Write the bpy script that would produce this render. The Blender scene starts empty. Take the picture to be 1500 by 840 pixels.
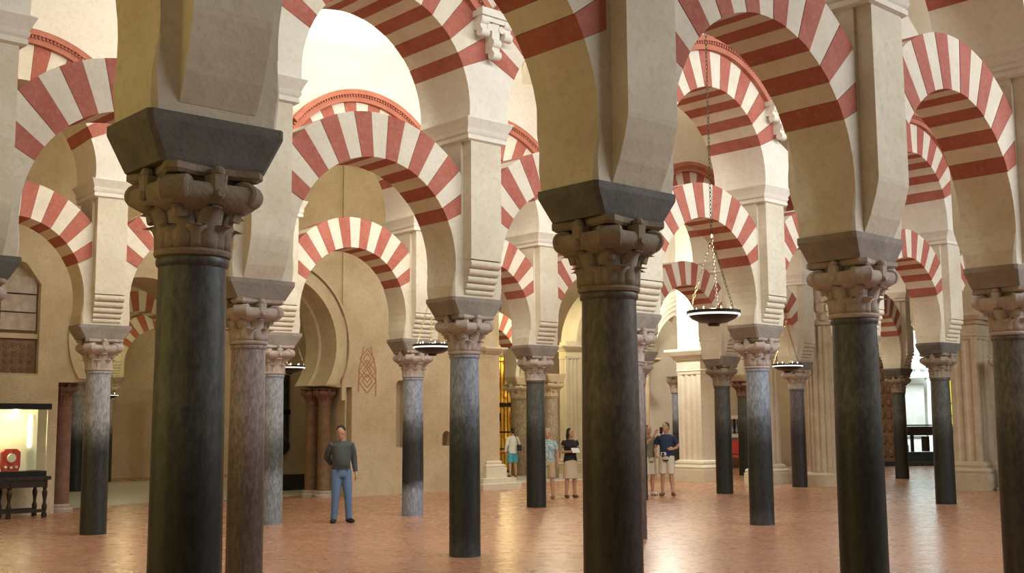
import bpy, bmesh, math, random
from mathutils import Vector, Matrix, noise
random.seed(7)
C = bpy.context.scene
COL = C.collection
PI = math.pi

# ------------------------------------------------------------------ camera, light, exposure
cam = bpy.data.cameras.new('camera')
cam.sensor_width = 36.0
cam.lens = 1700.06 / 1500 * 36
cam.clip_end = 300
camo = bpy.data.objects.new('camera', cam)
COL.objects.link(camo)
camo.matrix_world = Matrix.Translation((0, 0, 1.65)) @ Matrix.Rotation(PI / 2 + 0.1201, 4, 'X') @ Matrix.Rotation(-0.0073, 4, 'Z')
C.camera = camo
C.view_settings.view_transform = 'Standard'
C.view_settings.look = 'None'
C.view_settings.gamma = 1.0
C.view_settings.use_curve_mapping = False
C.view_settings.exposure = 0.0

# arcade frame: U runs along the arcades (to the far right), N across them (to the far left)
ANG = 0.8291
UX, UY = math.sin(ANG), math.cos(ANG)
NX, NY = -math.cos(ANG), math.sin(ANG)
THETA = math.atan2(UY, UX)
AX, AY = -1.6825, 6.0433
def W(n, u, z=0.0):
    return Vector((AX + UX * u + NX * n, AY + UY * u + NY * n, z))

world = bpy.data.worlds.new('world')
C.world = world
world.use_nodes = True
world.node_tree.nodes['Background'].inputs[0].default_value = (0.80, 0.86, 1.0, 1)
world.node_tree.nodes['Background'].inputs[1].default_value = 0.10

def area(name, loc, target, sx, sy, power, color):
    l = bpy.data.lights.new(name, 'AREA')
    l.shape = 'RECTANGLE'; l.size = sx; l.size_y = sy
    l.energy = power; l.color = color
    o = bpy.data.objects.new(name, l); COL.objects.link(o)
    d = (Vector(target) - Vector(loc)).normalized()
    x = Vector((UX, UY, 0)); x = (x - d * x.dot(d)).normalized()
    z = -d; y = z.cross(x)
    o.matrix_world = Matrix.Translation(loc) @ Matrix((x, y, z)).transposed().to_4x4()
    return o
def point(name, loc, power, color, r=0.12):
    l = bpy.data.lights.new(name, 'POINT')
    l.energy = power; l.color = color; l.shadow_soft_size = r
    o = bpy.data.objects.new(name, l); COL.objects.link(o); o.location = loc
    return o
COOL = (0.93, 0.97, 1.0); NEUT = (1.0, 0.93, 0.80); WARM = (1.0, 0.80, 0.24)
# added cool area light high behind the camera, standing in for daylight
area('cool_fill_behind', W(-7, 16, 8.3), W(3, 13, 3.6), 16, 4.0, 1800, COOL)
# added unseen area strips in place of hidden spotlights, filling across each aisle
area('spot_fill_first_aisle', W(0.9, 7.6, 7.9), W(6, 7.4, 4.4), 12, 0.5, 355, (0.89, 0.97, 1.0))
area('spot_fill_second_aisle', W(7.0, 8.2, 7.9), W(12, 8.0, 4.4), 12, 0.5, 460, (0.93, 0.98, 0.97))
area('spot_fill_third_aisle', W(13.1, 11.0, 7.9), W(17.8, 11.0, 4.0), 24, 0.5, 340, (1.0, 0.94, 0.64))
# added warm, dim fill from the left end for the arch undersides
area('warm_fill_first', W(2.8, -11.5, 3.2), W(2.8, 5, 3.0), 4.5, 3.5, 130, WARM)
area('warm_fill_front', W(-5.0, -9.0, 4.2), W(0.0, 1.0, 4.0), 4.0, 3.0, 110, (1.0, 0.80, 0.38))
area('warm_fill_second', W(9.0, -11.5, 3.2), W(9.0, 5, 3.0), 4.5, 3.5, 150, WARM)
area('warm_fill_third', W(15.0, -11.5, 3.2), W(15.0, 5, 3.0), 4.5, 3.5, 60, WARM)
# vault uplighters
area('uplight_white_vault', W(9.1, 7.6, 8.6), W(9.1, 7.6, 12), 2.5, 2.0, 400, (1.0, 0.98, 0.96))
area('uplight_warm_vault', W(9.1, 17.0, 8.6), W(9.1, 17.0, 12), 11, 1.5, 110, (1.0, 0.88, 0.58))
area('uplight_third_vault', W(15.0, 8.5, 8.6), W(15.0, 8.5, 12), 16, 1.2, 28, (1.0, 0.88, 0.60))
area('uplight_first_vault', W(3.0, 9.0, 8.2), W(3.0, 9.0, 12), 16, 1.5, 60, (1.0, 0.85, 0.6))
# lamps of the chapels beyond
area('chapel_spots', W(20.0, 8.5, 7.2), W(24.5, 8.5, 3.6), 10, 0.5, 120, (1.0, 0.84, 0.42))
area('crossing_spots', W(14.5, 27.0, 9.0), W(18.0, 27.0, 3.0), 14, 0.6, 520, (1.0, 0.92, 0.76))
point('retable_lamp', (-0.5, 41.2, 4.6), 240, (1.0, 0.78, 0.35))
point('crossing_lamp', (1.4, 38.2, 6.2), 260, (1.0, 0.86, 0.60))
point('chapel_lamp', (-11.6, 35.2, 3.9), 60, (1.0, 0.84, 0.42))
area('choir_daylight', (17.6, 51.0, 9.0), (19.0, 55.0, 3.0), 5, 3, 2000, (0.74, 0.95, 1.0))
point('pier_lamp', (4.3, 33.2, 5.2), 400, (1.0, 0.93, 0.8))

# ------------------------------------------------------------------ materials
def new_mat(name):
    m = bpy.data.materials.new(name); m.use_nodes = True
    nt = m.node_tree
    return m, nt, nt.nodes['Principled BSDF']
def mix_col(nt, fac, a, b):
    n = nt.nodes.new('ShaderNodeMix'); n.data_type = 'RGBA'
    if isinstance(fac, (int, float)): n.inputs[0].default_value = fac
    else: nt.links.new(fac, n.inputs[0])
    for i, v in ((6, a), (7, b)):
        if isinstance(v, tuple): n.inputs[i].default_value = v + (1,) if len(v) == 3 else v
        else: nt.links.new(v, n.inputs[i])
    return n.outputs[2]
def tex_noise(nt, co, scale, detail=4, rough=0.6):
    n = nt.nodes.new('ShaderNodeTexNoise'); n.inputs['Scale'].default_value = scale
    n.inputs['Detail'].default_value = detail; n.inputs['Roughness'].default_value = rough
    nt.links.new(co, n.inputs['Vector']); return n.outputs['Fac']
def ramp(nt, fac, stops):
    r = nt.nodes.new('ShaderNodeValToRGB'); e = r.color_ramp.elements
    while len(e) < len(stops): e.new(0.5)
    for el, (p, c) in zip(e, stops):
        el.position = p; el.color = tuple(c) + (1,)
    nt.links.new(fac, r.inputs[0]); return r.outputs[0]
def coords(nt, kind='Object'):
    return nt.nodes.new('ShaderNodeTexCoord').outputs[kind]
def bump(nt, b, h, s=0.3, d=0.02):
    n = nt.nodes.new('ShaderNodeBump'); n.inputs['Strength'].default_value = s; n.inputs['Distance'].default_value = d
    nt.links.new(h, n.inputs['Height']); nt.links.new(n.outputs[0], b.inputs['Normal'])
def world_pos(nt):
    return nt.nodes.new('ShaderNodeNewGeometry').outputs['Position']

def mottled(name, c1, c2, scale=3.0, rough=0.85, bmp=0.25, c3=None, spec=0.3, metal=0.0):
    m, nt, b = new_mat(name)
    p = world_pos(nt)
    f = tex_noise(nt, p, scale, 6, 0.65)
    col = ramp(nt, f, [(0.32, c1), (0.68, c2)])
    f2 = tex_noise(nt, p, scale * 9, 4, 0.7)
    if c3:
        col = mix_col(nt, ramp(nt, f2, [(0.5, (0, 0, 0)), (0.72, (0.55, 0.55, 0.55))]), col, c3)
    nt.links.new(col, b.inputs['Base Color'])
    b.inputs['Roughness'].default_value = rough
    b.inputs['Metallic'].default_value = metal
    b.inputs['Specular IOR Level'].default_value = spec
    if bmp: bump(nt, b, f2, bmp, 0.015)
    return m
def plain(name, c, rough=0.6, metal=0.0, emit=None, strength=0.0):
    m, nt, b = new_mat(name)
    f = tex_noise(nt, coords(nt), 40.0, 2)
    nt.links.new(mix_col(nt, f, tuple(x * 0.88 for x in c), tuple(min(1, x * 1.1) for x in c)), b.inputs['Base Color'])
    b.inputs['Roughness'].default_value = rough; b.inputs['Metallic'].default_value = metal
    if emit:
        b.inputs['Emission Color'].default_value = emit + (1,); b.inputs['Emission Strength'].default_value = strength
    return m

M = {}
M['plaster'] = mottled('plaster', (0.60, 0.53, 0.40), (0.72, 0.66, 0.53), 1.6, 0.9, 0.3, (0.50, 0.42, 0.28))
M['plaster_pale'] = mottled('plaster_pale', (0.72, 0.66, 0.56), (0.80, 0.75, 0.66), 1.6, 0.9, 0.25, (0.62, 0.54, 0.43))
M['red'] = mottled('red_paint', (0.37, 0.105, 0.072), (0.46, 0.160, 0.115), 2.5, 0.88, 0.25, (0.54, 0.24, 0.18))
M['white'] = mottled('white_paint', (0.68, 0.60, 0.47), (0.78, 0.71, 0.59), 2.5, 0.88, 0.25, (0.60, 0.51, 0.38))
M['ochre_red'] = mottled('ochre_red_moulding', (0.42, 0.14, 0.09), (0.50, 0.20, 0.13), 3, 0.88, 0.2)
M['vault'] = mottled('vault_plaster', (0.62, 0.56, 0.42), (0.70, 0.64, 0.50), 0.8, 0.9, 0.05)
M['oldwall'] = mottled('old_wall_plaster', (0.50, 0.40, 0.26), (0.62, 0.52, 0.37), 0.9, 0.92, 0.5, (0.40, 0.31, 0.20))
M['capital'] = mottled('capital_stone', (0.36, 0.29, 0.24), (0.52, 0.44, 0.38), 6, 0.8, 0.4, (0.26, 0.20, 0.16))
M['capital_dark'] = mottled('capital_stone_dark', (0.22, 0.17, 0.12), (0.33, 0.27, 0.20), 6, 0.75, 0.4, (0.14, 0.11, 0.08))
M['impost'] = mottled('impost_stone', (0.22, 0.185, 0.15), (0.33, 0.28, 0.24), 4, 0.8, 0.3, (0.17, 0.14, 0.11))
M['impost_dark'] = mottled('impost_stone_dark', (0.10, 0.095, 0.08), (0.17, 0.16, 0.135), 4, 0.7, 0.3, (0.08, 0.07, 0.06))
M['tan_stone'] = mottled('tan_stone', (0.44, 0.34, 0.22), (0.56, 0.46, 0.32), 2.2, 0.85, 0.3, (0.36, 0.27, 0.17))
M['cream_stone'] = mottled('cream_stone', (0.66, 0.60, 0.48), (0.76, 0.71, 0.60), 1.8, 0.8, 0.2, (0.56, 0.48, 0.36))
M['pink_marble'] = mottled('pink_marble', (0.17, 0.085, 0.06), (0.26, 0.14, 0.10), 7, 0.5, 0.15, (0.13, 0.065, 0.045))
M['brown_marble'] = mottled('brown_marble', (0.16, 0.092, 0.052), (0.26, 0.16, 0.095), 7, 0.5, 0.15, (0.18, 0.09, 0.05))
M['black_stone'] = mottled('black_stone', (0.02, 0.022, 0.02), (0.045, 0.05, 0.042), 5, 0.45, 0.1)
M['iron'] = plain('black_iron', (0.015, 0.014, 0.013), 0.45, 0.6)
M['dark_wood'] = mottled('dark_wood', (0.018, 0.012, 0.008), (0.045, 0.03, 0.02), 8, 0.4, 0.1)
M['brown_wood'] = mottled('carved_brown_wood', (0.16, 0.09, 0.05), (0.28, 0.17, 0.10), 12, 0.55, 0.3)
M['gold'] = mottled('gilded_carving', (0.65, 0.36, 0.04), (0.95, 0.62, 0.12), 6, 0.38, 0.4, None, 0.5, 0.6)
M['brass'] = plain('pale_brass', (0.75, 0.66, 0.45), 0.28, 0.9)
M['chain'] = plain('chain_metal', (0.10, 0.085, 0.05), 0.4, 0.8)
M['bowl'] = plain('lamp_bowl_black', (0.018, 0.016, 0.014), 0.35, 0.3)
M['lamp_ring'] = plain('lit_glass_ring', (0.8, 0.8, 0.78), 0.3, 0.0, (1.0, 0.97, 0.86), 1.1)
M['rope'] = plain('red_rope', (0.55, 0.06, 0.04), 0.7)
M['case_back'] = plain('case_lining', (0.85, 0.82, 0.62), 0.7)
M['stained'] = plain('yellow_window_glass', (0.8, 0.75, 0.05), 0.3, 0, (1.0, 0.93, 0.06), 0.9)
M['glow_small'] = plain('small_lamp_glass', (0.9, 0.85, 0.7), 0.3, 0, (1.0, 0.9, 0.65), 6.0)
M['lit_white'] = mottled('white_marble', (0.72, 0.76, 0.74), (0.86, 0.89, 0.88), 1.5, 0.6, 0.1, (0.60, 0.64, 0.62))
M['fresco'] = plain('faded_red_fresco', (0.46, 0.23, 0.14), 0.9)

def glass_mat(name):
    m, nt, b = new_mat(name)
    b.inputs['Base Color'].default_value = (0.95, 0.98, 0.95, 1)
    b.inputs['Roughness'].default_value = 0.02
    b.inputs['Transmission Weight'].default_value = 1.0
    b.inputs['IOR'].default_value = 1.01
    return m
M['glass'] = glass_mat('case_glass')

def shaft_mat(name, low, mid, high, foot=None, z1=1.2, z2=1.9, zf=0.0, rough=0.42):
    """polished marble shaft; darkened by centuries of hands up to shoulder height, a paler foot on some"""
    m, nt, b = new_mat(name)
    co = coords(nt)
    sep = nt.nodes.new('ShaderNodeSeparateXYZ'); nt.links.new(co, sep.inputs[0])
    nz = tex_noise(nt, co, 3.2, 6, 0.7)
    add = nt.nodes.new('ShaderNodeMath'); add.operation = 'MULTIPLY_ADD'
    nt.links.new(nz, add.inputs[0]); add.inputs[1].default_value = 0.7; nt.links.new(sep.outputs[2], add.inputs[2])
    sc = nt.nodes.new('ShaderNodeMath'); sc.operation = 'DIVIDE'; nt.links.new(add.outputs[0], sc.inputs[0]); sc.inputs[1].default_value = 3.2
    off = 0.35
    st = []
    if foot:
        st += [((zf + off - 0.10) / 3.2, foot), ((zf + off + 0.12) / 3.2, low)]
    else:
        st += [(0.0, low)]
    st += [((z1 + off) / 3.2, low), ((z1 + z2) / 2 / 3.2 + off / 3.2, mid), ((z2 + off) / 3.2, high)]  # high: paler top with bluish highlights put into the colour, above the hand wear
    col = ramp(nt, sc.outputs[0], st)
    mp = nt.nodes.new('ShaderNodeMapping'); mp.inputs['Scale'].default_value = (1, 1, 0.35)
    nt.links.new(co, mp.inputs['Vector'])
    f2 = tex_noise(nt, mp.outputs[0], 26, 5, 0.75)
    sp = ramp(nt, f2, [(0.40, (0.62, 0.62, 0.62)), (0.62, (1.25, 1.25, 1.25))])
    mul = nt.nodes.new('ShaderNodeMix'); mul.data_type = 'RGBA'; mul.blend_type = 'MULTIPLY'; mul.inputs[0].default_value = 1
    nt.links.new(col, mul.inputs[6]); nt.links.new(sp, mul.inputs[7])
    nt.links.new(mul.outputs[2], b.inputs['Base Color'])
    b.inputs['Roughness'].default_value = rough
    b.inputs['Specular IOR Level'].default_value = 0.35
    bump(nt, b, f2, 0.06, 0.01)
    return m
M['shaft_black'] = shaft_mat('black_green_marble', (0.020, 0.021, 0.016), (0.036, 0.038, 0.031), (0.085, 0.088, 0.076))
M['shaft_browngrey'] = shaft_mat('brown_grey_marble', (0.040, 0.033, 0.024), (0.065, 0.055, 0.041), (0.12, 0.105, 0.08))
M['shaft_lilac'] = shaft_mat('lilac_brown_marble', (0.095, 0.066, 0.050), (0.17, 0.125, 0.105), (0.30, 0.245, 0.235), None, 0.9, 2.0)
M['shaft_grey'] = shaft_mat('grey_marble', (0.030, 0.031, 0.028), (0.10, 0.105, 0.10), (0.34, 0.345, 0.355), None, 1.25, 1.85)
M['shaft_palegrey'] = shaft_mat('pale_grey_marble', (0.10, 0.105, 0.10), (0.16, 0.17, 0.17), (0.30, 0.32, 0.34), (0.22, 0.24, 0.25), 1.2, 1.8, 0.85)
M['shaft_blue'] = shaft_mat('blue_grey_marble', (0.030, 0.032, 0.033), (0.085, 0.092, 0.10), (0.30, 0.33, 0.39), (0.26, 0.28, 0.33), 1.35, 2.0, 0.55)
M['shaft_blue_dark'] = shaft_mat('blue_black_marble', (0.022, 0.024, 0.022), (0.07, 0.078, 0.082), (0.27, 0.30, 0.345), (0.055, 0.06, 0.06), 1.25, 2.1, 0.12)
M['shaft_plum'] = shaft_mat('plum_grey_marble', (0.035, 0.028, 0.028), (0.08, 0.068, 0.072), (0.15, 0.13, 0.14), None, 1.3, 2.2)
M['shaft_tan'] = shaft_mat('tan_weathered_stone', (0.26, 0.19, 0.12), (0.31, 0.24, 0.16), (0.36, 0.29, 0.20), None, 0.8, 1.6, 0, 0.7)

def floor_mat():
    m, nt, b = new_mat('red_marble_floor')
    p = world_pos(nt)
    mp = nt.nodes.new('ShaderNodeMapping'); mp.inputs['Rotation'].default_value = (0, 0, -THETA)
    nt.links.new(p, mp.inputs['Vector'])
    br = nt.nodes.new('ShaderNodeTexBrick'); nt.links.new(mp.outputs[0], br.inputs['Vector'])
    br.inputs['Scale'].default_value = 1.0; br.inputs['Brick Width'].default_value = 1.6; br.inputs['Row Height'].default_value = 1.1
    br.inputs['Mortar Size'].default_value = 0.006; br.inputs['Mortar Smooth'].default_value = 0.3
    br.inputs['Color1'].default_value = (0.42, 0.21, 0.122, 1); br.inputs['Color2'].default_value = (0.435, 0.22, 0.13, 1)
    br.inputs['Mortar'].default_value = (0.35, 0.185, 0.12, 1)
    f = tex_noise(nt, p, 0.8, 3, 0.5)
    col = mix_col(nt, ramp(nt, f, [(0.35, (0, 0, 0)), (0.75, (0.38, 0.38, 0.38))]), br.outputs['Color'], (0.43, 0.26, 0.18))
    nt.links.new(col, b.inputs['Base Color'])
    f2 = tex_noise(nt, p, 3, 3, 0.6)
    r = nt.nodes.new('ShaderNodeMapRange'); nt.links.new(f2, r.inputs[0])
    r.inputs[3].default_value = 0.20; r.inputs[4].default_value = 0.36
    nt.links.new(r.outputs[0], b.inputs['Roughness'])
    b.inputs['Specular IOR Level'].default_value = 0.5
    f3 = tex_noise(nt, p, 2.2, 2, 0.5)
    bump(nt, b, f3, 0.05, 0.02)
    return m
M['floor'] = floor_mat()
M['floor_pale'] = mottled('pale_marble_floor', (0.50, 0.48, 0.44), (0.62, 0.60, 0.56), 2.0, 0.35, 0.03, (0.42, 0.40, 0.36), 0.5)

def wall_mat():
    m, nt, b = new_mat('plastered_ashlar')
    p = world_pos(nt)
    mp = nt.nodes.new('ShaderNodeMapping'); mp.inputs['Rotation'].default_value = (PI / 2, 0, 0)
    ro = nt.nodes.new('ShaderNodeMapping'); ro.inputs['Rotation'].default_value = (0, 0, -THETA)
    nt.links.new(p, ro.inputs['Vector'])
    sep = nt.nodes.new('ShaderNodeSeparateXYZ'); nt.links.new(ro.outputs[0], sep.inputs[0])
    cmb = nt.nodes.new('ShaderNodeCombineXYZ'); nt.links.new(sep.outputs[0], cmb.inputs[0]); nt.links.new(sep.outputs[2], cmb.inputs[1])
    br = nt.nodes.new('ShaderNodeTexBrick'); nt.links.new(cmb.outputs[0], br.inputs['Vector'])
    br.inputs['Scale'].default_value = 1.0; br.inputs['Brick Width'].default_value = 1.05; br.inputs['Row Height'].default_value = 0.42
    br.inputs['Mortar Size'].default_value = 0.012; br.inputs['Mortar Smooth'].default_value = 0.6
    f = tex_noise(nt, p, 1.1, 7, 0.7)
    col = ramp(nt, f, [(0.30, (0.47, 0.36, 0.22)), (0.5, (0.58, 0.47, 0.32)), (0.7, (0.66, 0.56, 0.41))])
    f2 = tex_noise(nt, p, 14, 5, 0.75)
    col = mix_col(nt, ramp(nt, f2, [(0.52, (0, 0, 0)), (0.75, (0.5, 0.5, 0.5))]), col, (0.38, 0.28, 0.17))
    nt.links.new(col, b.inputs['Base Color'])
    b.inputs['Roughness'].default_value = 0.92
    h = nt.nodes.new('ShaderNodeMath'); h.operation = 'SUBTRACT'
    nt.links.new(f2, h.inputs[0])
    mm = nt.nodes.new('ShaderNodeMath'); mm.operation = 'MULTIPLY'; nt.links.new(br.outputs['Fac'], mm.inputs[0]); mm.inputs[1].default_value = 0.10
    nt.links.new(mm.outputs[0], h.inputs[1])
    bump(nt, b, h.outputs[0], 0.6, 0.03)
    return m
M['wall'] = wall_mat()

# ------------------------------------------------------------------ mesh helpers
class MB:
    def __init__(s): s.v = []; s.f = []
    def add(s, vs, fs, mtx=None):
        o = len(s.v)
        s.v += [tuple(mtx @ Vector(p)) if mtx else tuple(p) for p in vs]
        s.f += [tuple(i + o for i in f) for f in fs]; return s
    def box(s, c, d, mtx=None):
        x, y, z = c; a, b, h = d[0] / 2, d[1] / 2, d[2] / 2
        vs = [(x + i * a, y + j * b, z + k * h) for k in (-1, 1) for j in (-1, 1) for i in (-1, 1)]
        return s.add(vs, [(0, 2, 3, 1), (4, 5, 7, 6), (0, 1, 5, 4), (2, 6, 7, 3), (0, 4, 6, 2), (1, 3, 7, 5)], mtx)
    def lathe(s, prof, n=24, mtx=None, cap=True):
        vs = [(r * math.cos(2 * PI * i / n), r * math.sin(2 * PI * i / n), z) for r, z in prof for i in range(n)]
        fs = [(k * n + i, k * n + (i + 1) % n, (k + 1) * n + (i + 1) % n, (k + 1) * n + i) for k in range(len(prof) - 1) for i in range(n)]
        if cap: fs += [tuple(range(n))[::-1], tuple((len(prof) - 1) * n + i for i in range(n))]
        return s.add(vs, fs, mtx)
    def loft(s, rings, mtx=None, cap=True, closed=True):
        n = len(rings[0]); vs = [p for r in rings for p in r]
        rng = range(n) if closed else range(n - 1)
        fs = [(k * n + i, k * n + (i + 1) % n, (k + 1) * n + (i + 1) % n, (k + 1) * n + i) for k in range(len(rings) - 1) for i in rng]
        if cap: fs += [tuple(range(n))[::-1], tuple((len(rings) - 1) * n + i for i in range(n))]
        return s.add(vs, fs, mtx)
    def prism(s, poly, y0, y1, mtx=None):
        """polygon in XZ pushed along Y"""
        n = len(poly)
        return s.loft([[(x, y0, z) for x, z in poly], [(x, y1, z) for x, z in poly]], mtx)
    def tube(s, pts, rad, n=8, mtx=None):
        rings = []; pts = [Vector(p) for p in pts]; up = Vector((0.13, 0.31, 0.94))
        for i, p in enumerate(pts):
            d = (pts[min(i + 1, len(pts) - 1)] - pts[max(i - 1, 0)]).normalized()
            a = d.cross(up)
            if a.length < 1e-3: a = d.cross(Vector((1, 0, 0)))
            a.normalize(); b = a.cross(d)
            r = rad[i] if isinstance(rad, (list, tuple)) else rad
            rings.append([p + (a * math.cos(2 * PI * j / n) + b * math.sin(2 * PI * j / n)) * r for j in range(n)])
        return s.loft(rings, mtx)
    def ell(s, c, r, nu=14, nv=9, mtx=None):
        rings = []
        for k in range(1, nv):
            t = -PI / 2 + PI * k / nv
            rings.append([(c[0] + r[0] * math.cos(t) * math.cos(2 * PI * i / nu), c[1] + r[1] * math.cos(t) * math.sin(2 * PI * i / nu), c[2] + r[2] * math.sin(t)) for i in range(nu)])
        return s.loft(rings, mtx)
    def mesh(s, name, smooth=False):
        me = bpy.data.meshes.new(name); me.from_pydata(s.v, [], s.f)
        bm = bmesh.new(); bm.from_mesh(me)
        bmesh.ops.recalc_face_normals(bm, faces=bm.faces)
        big = [f for f in bm.faces if len(f.verts) > 8]
        if big: bmesh.ops.triangulate(bm, faces=big)
        bm.to_mesh(me); bm.free()
        if smooth is True:
            for p in me.polygons: p.use_smooth = True
        elif smooth:
            me.set_sharp_from_angle(angle=math.radians(smooth)) if hasattr(me, 'set_sharp_from_angle') else None
            for p in me.polygons: p.use_smooth = True
        return me
    def build(s, name, mat, parent=None, smooth=False, **kw):
        return link(name, s.mesh(name, smooth), mat, parent, **kw)
def link(name, me, mat=None, parent=None, loc=None, rz=None, scale=None):
    o = bpy.data.objects.new(name, me); COL.objects.link(o)
    if mat and not me.materials: me.materials.append(M[mat] if isinstance(mat, str) else mat)
    if parent: o.parent = parent
    if loc is not None: o.location = loc
    if rz is not None: o.rotation_euler = (0, 0, rz)
    if scale is not None: o.scale = scale
    return o
def thing(name, label, cat, loc=(0, 0, 0), rz=0.0, group=None, scale=None):
    o = bpy.data.objects.new(name, None); COL.objects.link(o)
    o.empty_display_size = 0.1
    o.location = loc; o.rotation_euler = (0, 0, rz)
    if scale is not None: o.scale = scale
    o['label'] = label; o['category'] = cat; o['kind'] = 'thing'
    if group: o['group'] = group
    return o
def tag(o, label, cat, group=None, kind='thing'):
    o['label'] = label; o['category'] = cat; o['kind'] = kind
    if group: o['group'] = group
    return o
def struct(o, label=None):
    o['kind'] = 'structure'
    if label: o['label'] = label
    return o

# ------------------------------------------------------------------ shell
HN = (-14, 50); HU = (-13, 52)
def slab(name, n0, n1, u0, u1, z0, z1, mat):
    mb = MB(); ps = [W(n0, u0), W(n0, u1), W(n1, u1), W(n1, u0)]
    mb.loft([[(p.x, p.y, z0) for p in ps], [(p.x, p.y, z1) for p in ps]])
    return struct(mb.build(name, mat))
slab('floor', HN[0], HN[1], HU[0], HU[1], -0.2, 0.0, 'floor')
slab('ceiling', HN[0] , HN[1], HU[0], HU[1], 11.6, 11.8, 'vault')
slab('wall_back', HN[1] - 0.4, HN[1], HU[0], HU[1], 0, 11.6, 'oldwall')
slab('wall_right', HN[0], HN[1] - 0.4, HU[1] - 0.4, HU[1], 0, 11.6, 'oldwall')
slab('wall_left', HN[0], HN[1] - 0.4, HU[0], HU[0] + 0.4, 0, 11.6, 'oldwall')

# ------------------------------------------------------------------ arcade geometry
L = 1.6085; RI, RO, ZC = 1.22, 1.78, 3.72; A0 = math.radians(27)
RUI, RUO, ZU = 1.2785, 1.86, 5.75; B0 = math.radians(24)
TL, TU = 0.30, 0.52
NV = 15
def voussoir_mesh(ri, ro, zc, a0, a1, clip, half, y_grow, name):
    prof_in, prof_out = [], []
    for i in range(5):
        a = a0 + (a1 - a0) * i / 4
        c, s_ = math.cos(a), math.sin(a)
        r = ro if abs(c) < 1e-6 else min(ro, clip / abs(c))
        prof_in.append((ri * c, zc + ri * s_)); prof_out.append((r * c, zc + r * s_))
    poly = prof_in + prof_out[::-1]
    # a fine joint: the pieces stop just short of one another
    return MB().prism(poly, -half - y_grow, half + y_grow).mesh(name)
def ring_meshes(ri, ro, zc, e0, clip, half, tag_):
    out = []
    st = (PI - 2 * e0) / NV
    for i in range(NV):
        a0 = e0 + st * i + 0.0015; a1 = e0 + st * (i + 1) - 0.0015
        me = voussoir_mesh(ri, ro, zc, a0, a1, clip, half, 0.004 if i % 2 == 0 else 0.0, tag_)
        me.materials.append(M['red'] if i % 2 == 0 else M['white'])
        out.append(me)
    return out
LOWER = ring_meshes(RI, RO, ZC, A0, L - 0.30, TL, 'voussoir')
UPPER = ring_meshes(RUI, RUO, ZU, B0, L - 0.004, TU, 'voussoir')
def arc_band(r0, r1, zc, e0, e1, y0, y1, clip, n=32):
    mb = MB(); rings = []
    for i in range(n + 1):
        a = e0 + (e1 - e0) * i / n; c, s_ = math.cos(a), math.sin(a)
        if abs(r0 * c) > clip: continue
        q = min(r1, clip / abs(c)) if abs(c) > 1e-6 else r1
        rings.append([(r0 * c, y0, zc + r0 * s_), (q * c, y0, zc + q * s_), (q * c, y1, zc + q * s_), (r0 * c, y1, zc + r0 * s_)])
    mb.loft(rings); return mb
def moulding_mesh():
    mb = arc_band(RUO, RUO + 0.13, ZU, 0.3, PI - 0.3, -TU - 0.08, TU + 0.08, L - 0.01)
    b2 = arc_band(RUO + 0.13, RUO + 0.22, ZU, 0.3, PI - 0.3, -TU - 0.13, TU + 0.13, L - 0.01)
    mb.add(b2.v, b2.f)
    for i in range(61):                                         # dentils
        a = 0.62 + (PI - 1.24) * i / 60
        r = RUO + 0.15
        for sy in (-1, 1):
            mb.box((0, 0, 0), (0.026, 0.05, 0.045), Matrix.Translation((r * math.cos(a), sy * (TU + 0.09), ZU + (r - 0.045) * math.sin(a))) @ Matrix.Rotation(-a + PI / 2, 4, 'Y'))
    return mb.mesh('moulding')
MOULD = moulding_mesh(); MOULD.materials.append(M['ochre_red'])

def octa(hx, hy, cx, cy, z, oy=0):
    return [(hx, -hy + cy + oy, z), (hx, hy - cy + oy, z), (hx - cx, hy + oy, z), (-hx + cx, hy + oy, z), (-hx, hy - cy + oy, z), (-hx, -hy + cy + oy, z), (-hx + cx, -hy + oy, z), (hx - cx, -hy + oy, z)]
def core_mesh():
    """springers that follow the horseshoe curve, then the square shaft up to the cornice"""
    mb = MB()
    spx = lambda z: L - math.sqrt(RI * RI - (z - ZC) ** 2)
    mb.loft([octa(0.405, 0.28, 0.03, 0.03, 3.24), octa(0.415, 0.285, 0.03, 0.03, 3.33), octa(spx(3.46) + 0.002, 0.292, 0.02, 0.02, 3.46), octa(spx(3.64), TL, 0.008, 0.008, 3.64)])
    right = []
    for i in range(7):
        z = 3.64 + (4.2739 - 3.64) * i / 6
        right.append((L - math.sqrt(RI * RI - (z - ZC) ** 2), z))
    right += [(0.30, 4.3867), (0.30, 5.37)]
    poly = right + [(-x, z) for x, z in right[::-1]]
    mb.prism(poly, -TL, TL)
    return mb.mesh('pier_core')
CORE = core_mesh(); CORE.materials.append(M['plaster'])
def pil_mesh():
    return MB().prism([(-0.26, 3.79), (0.26, 3.79), (0.26, 5.37), (-0.26, 5.37)], -0.455, -TL - 0.001).mesh('pilaster')
PIL = pil_mesh(); PIL.materials.append(M['plaster'])
def corbel_plain():
    mb = MB()
    q = lambda w, y, z: [(-w, y, z), (w, y, z), (w, -0.12, z), (-w, -0.12, z)]
    mb.loft([q(0.26, -0.455, 3.79), q(0.259, -0.45, 3.75), q(0.257, -0.415, 3.62), q(0.255, -0.36, 3.46), q(0.25, -0.287, 3.31)])
    return mb.mesh('corbel')
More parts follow.
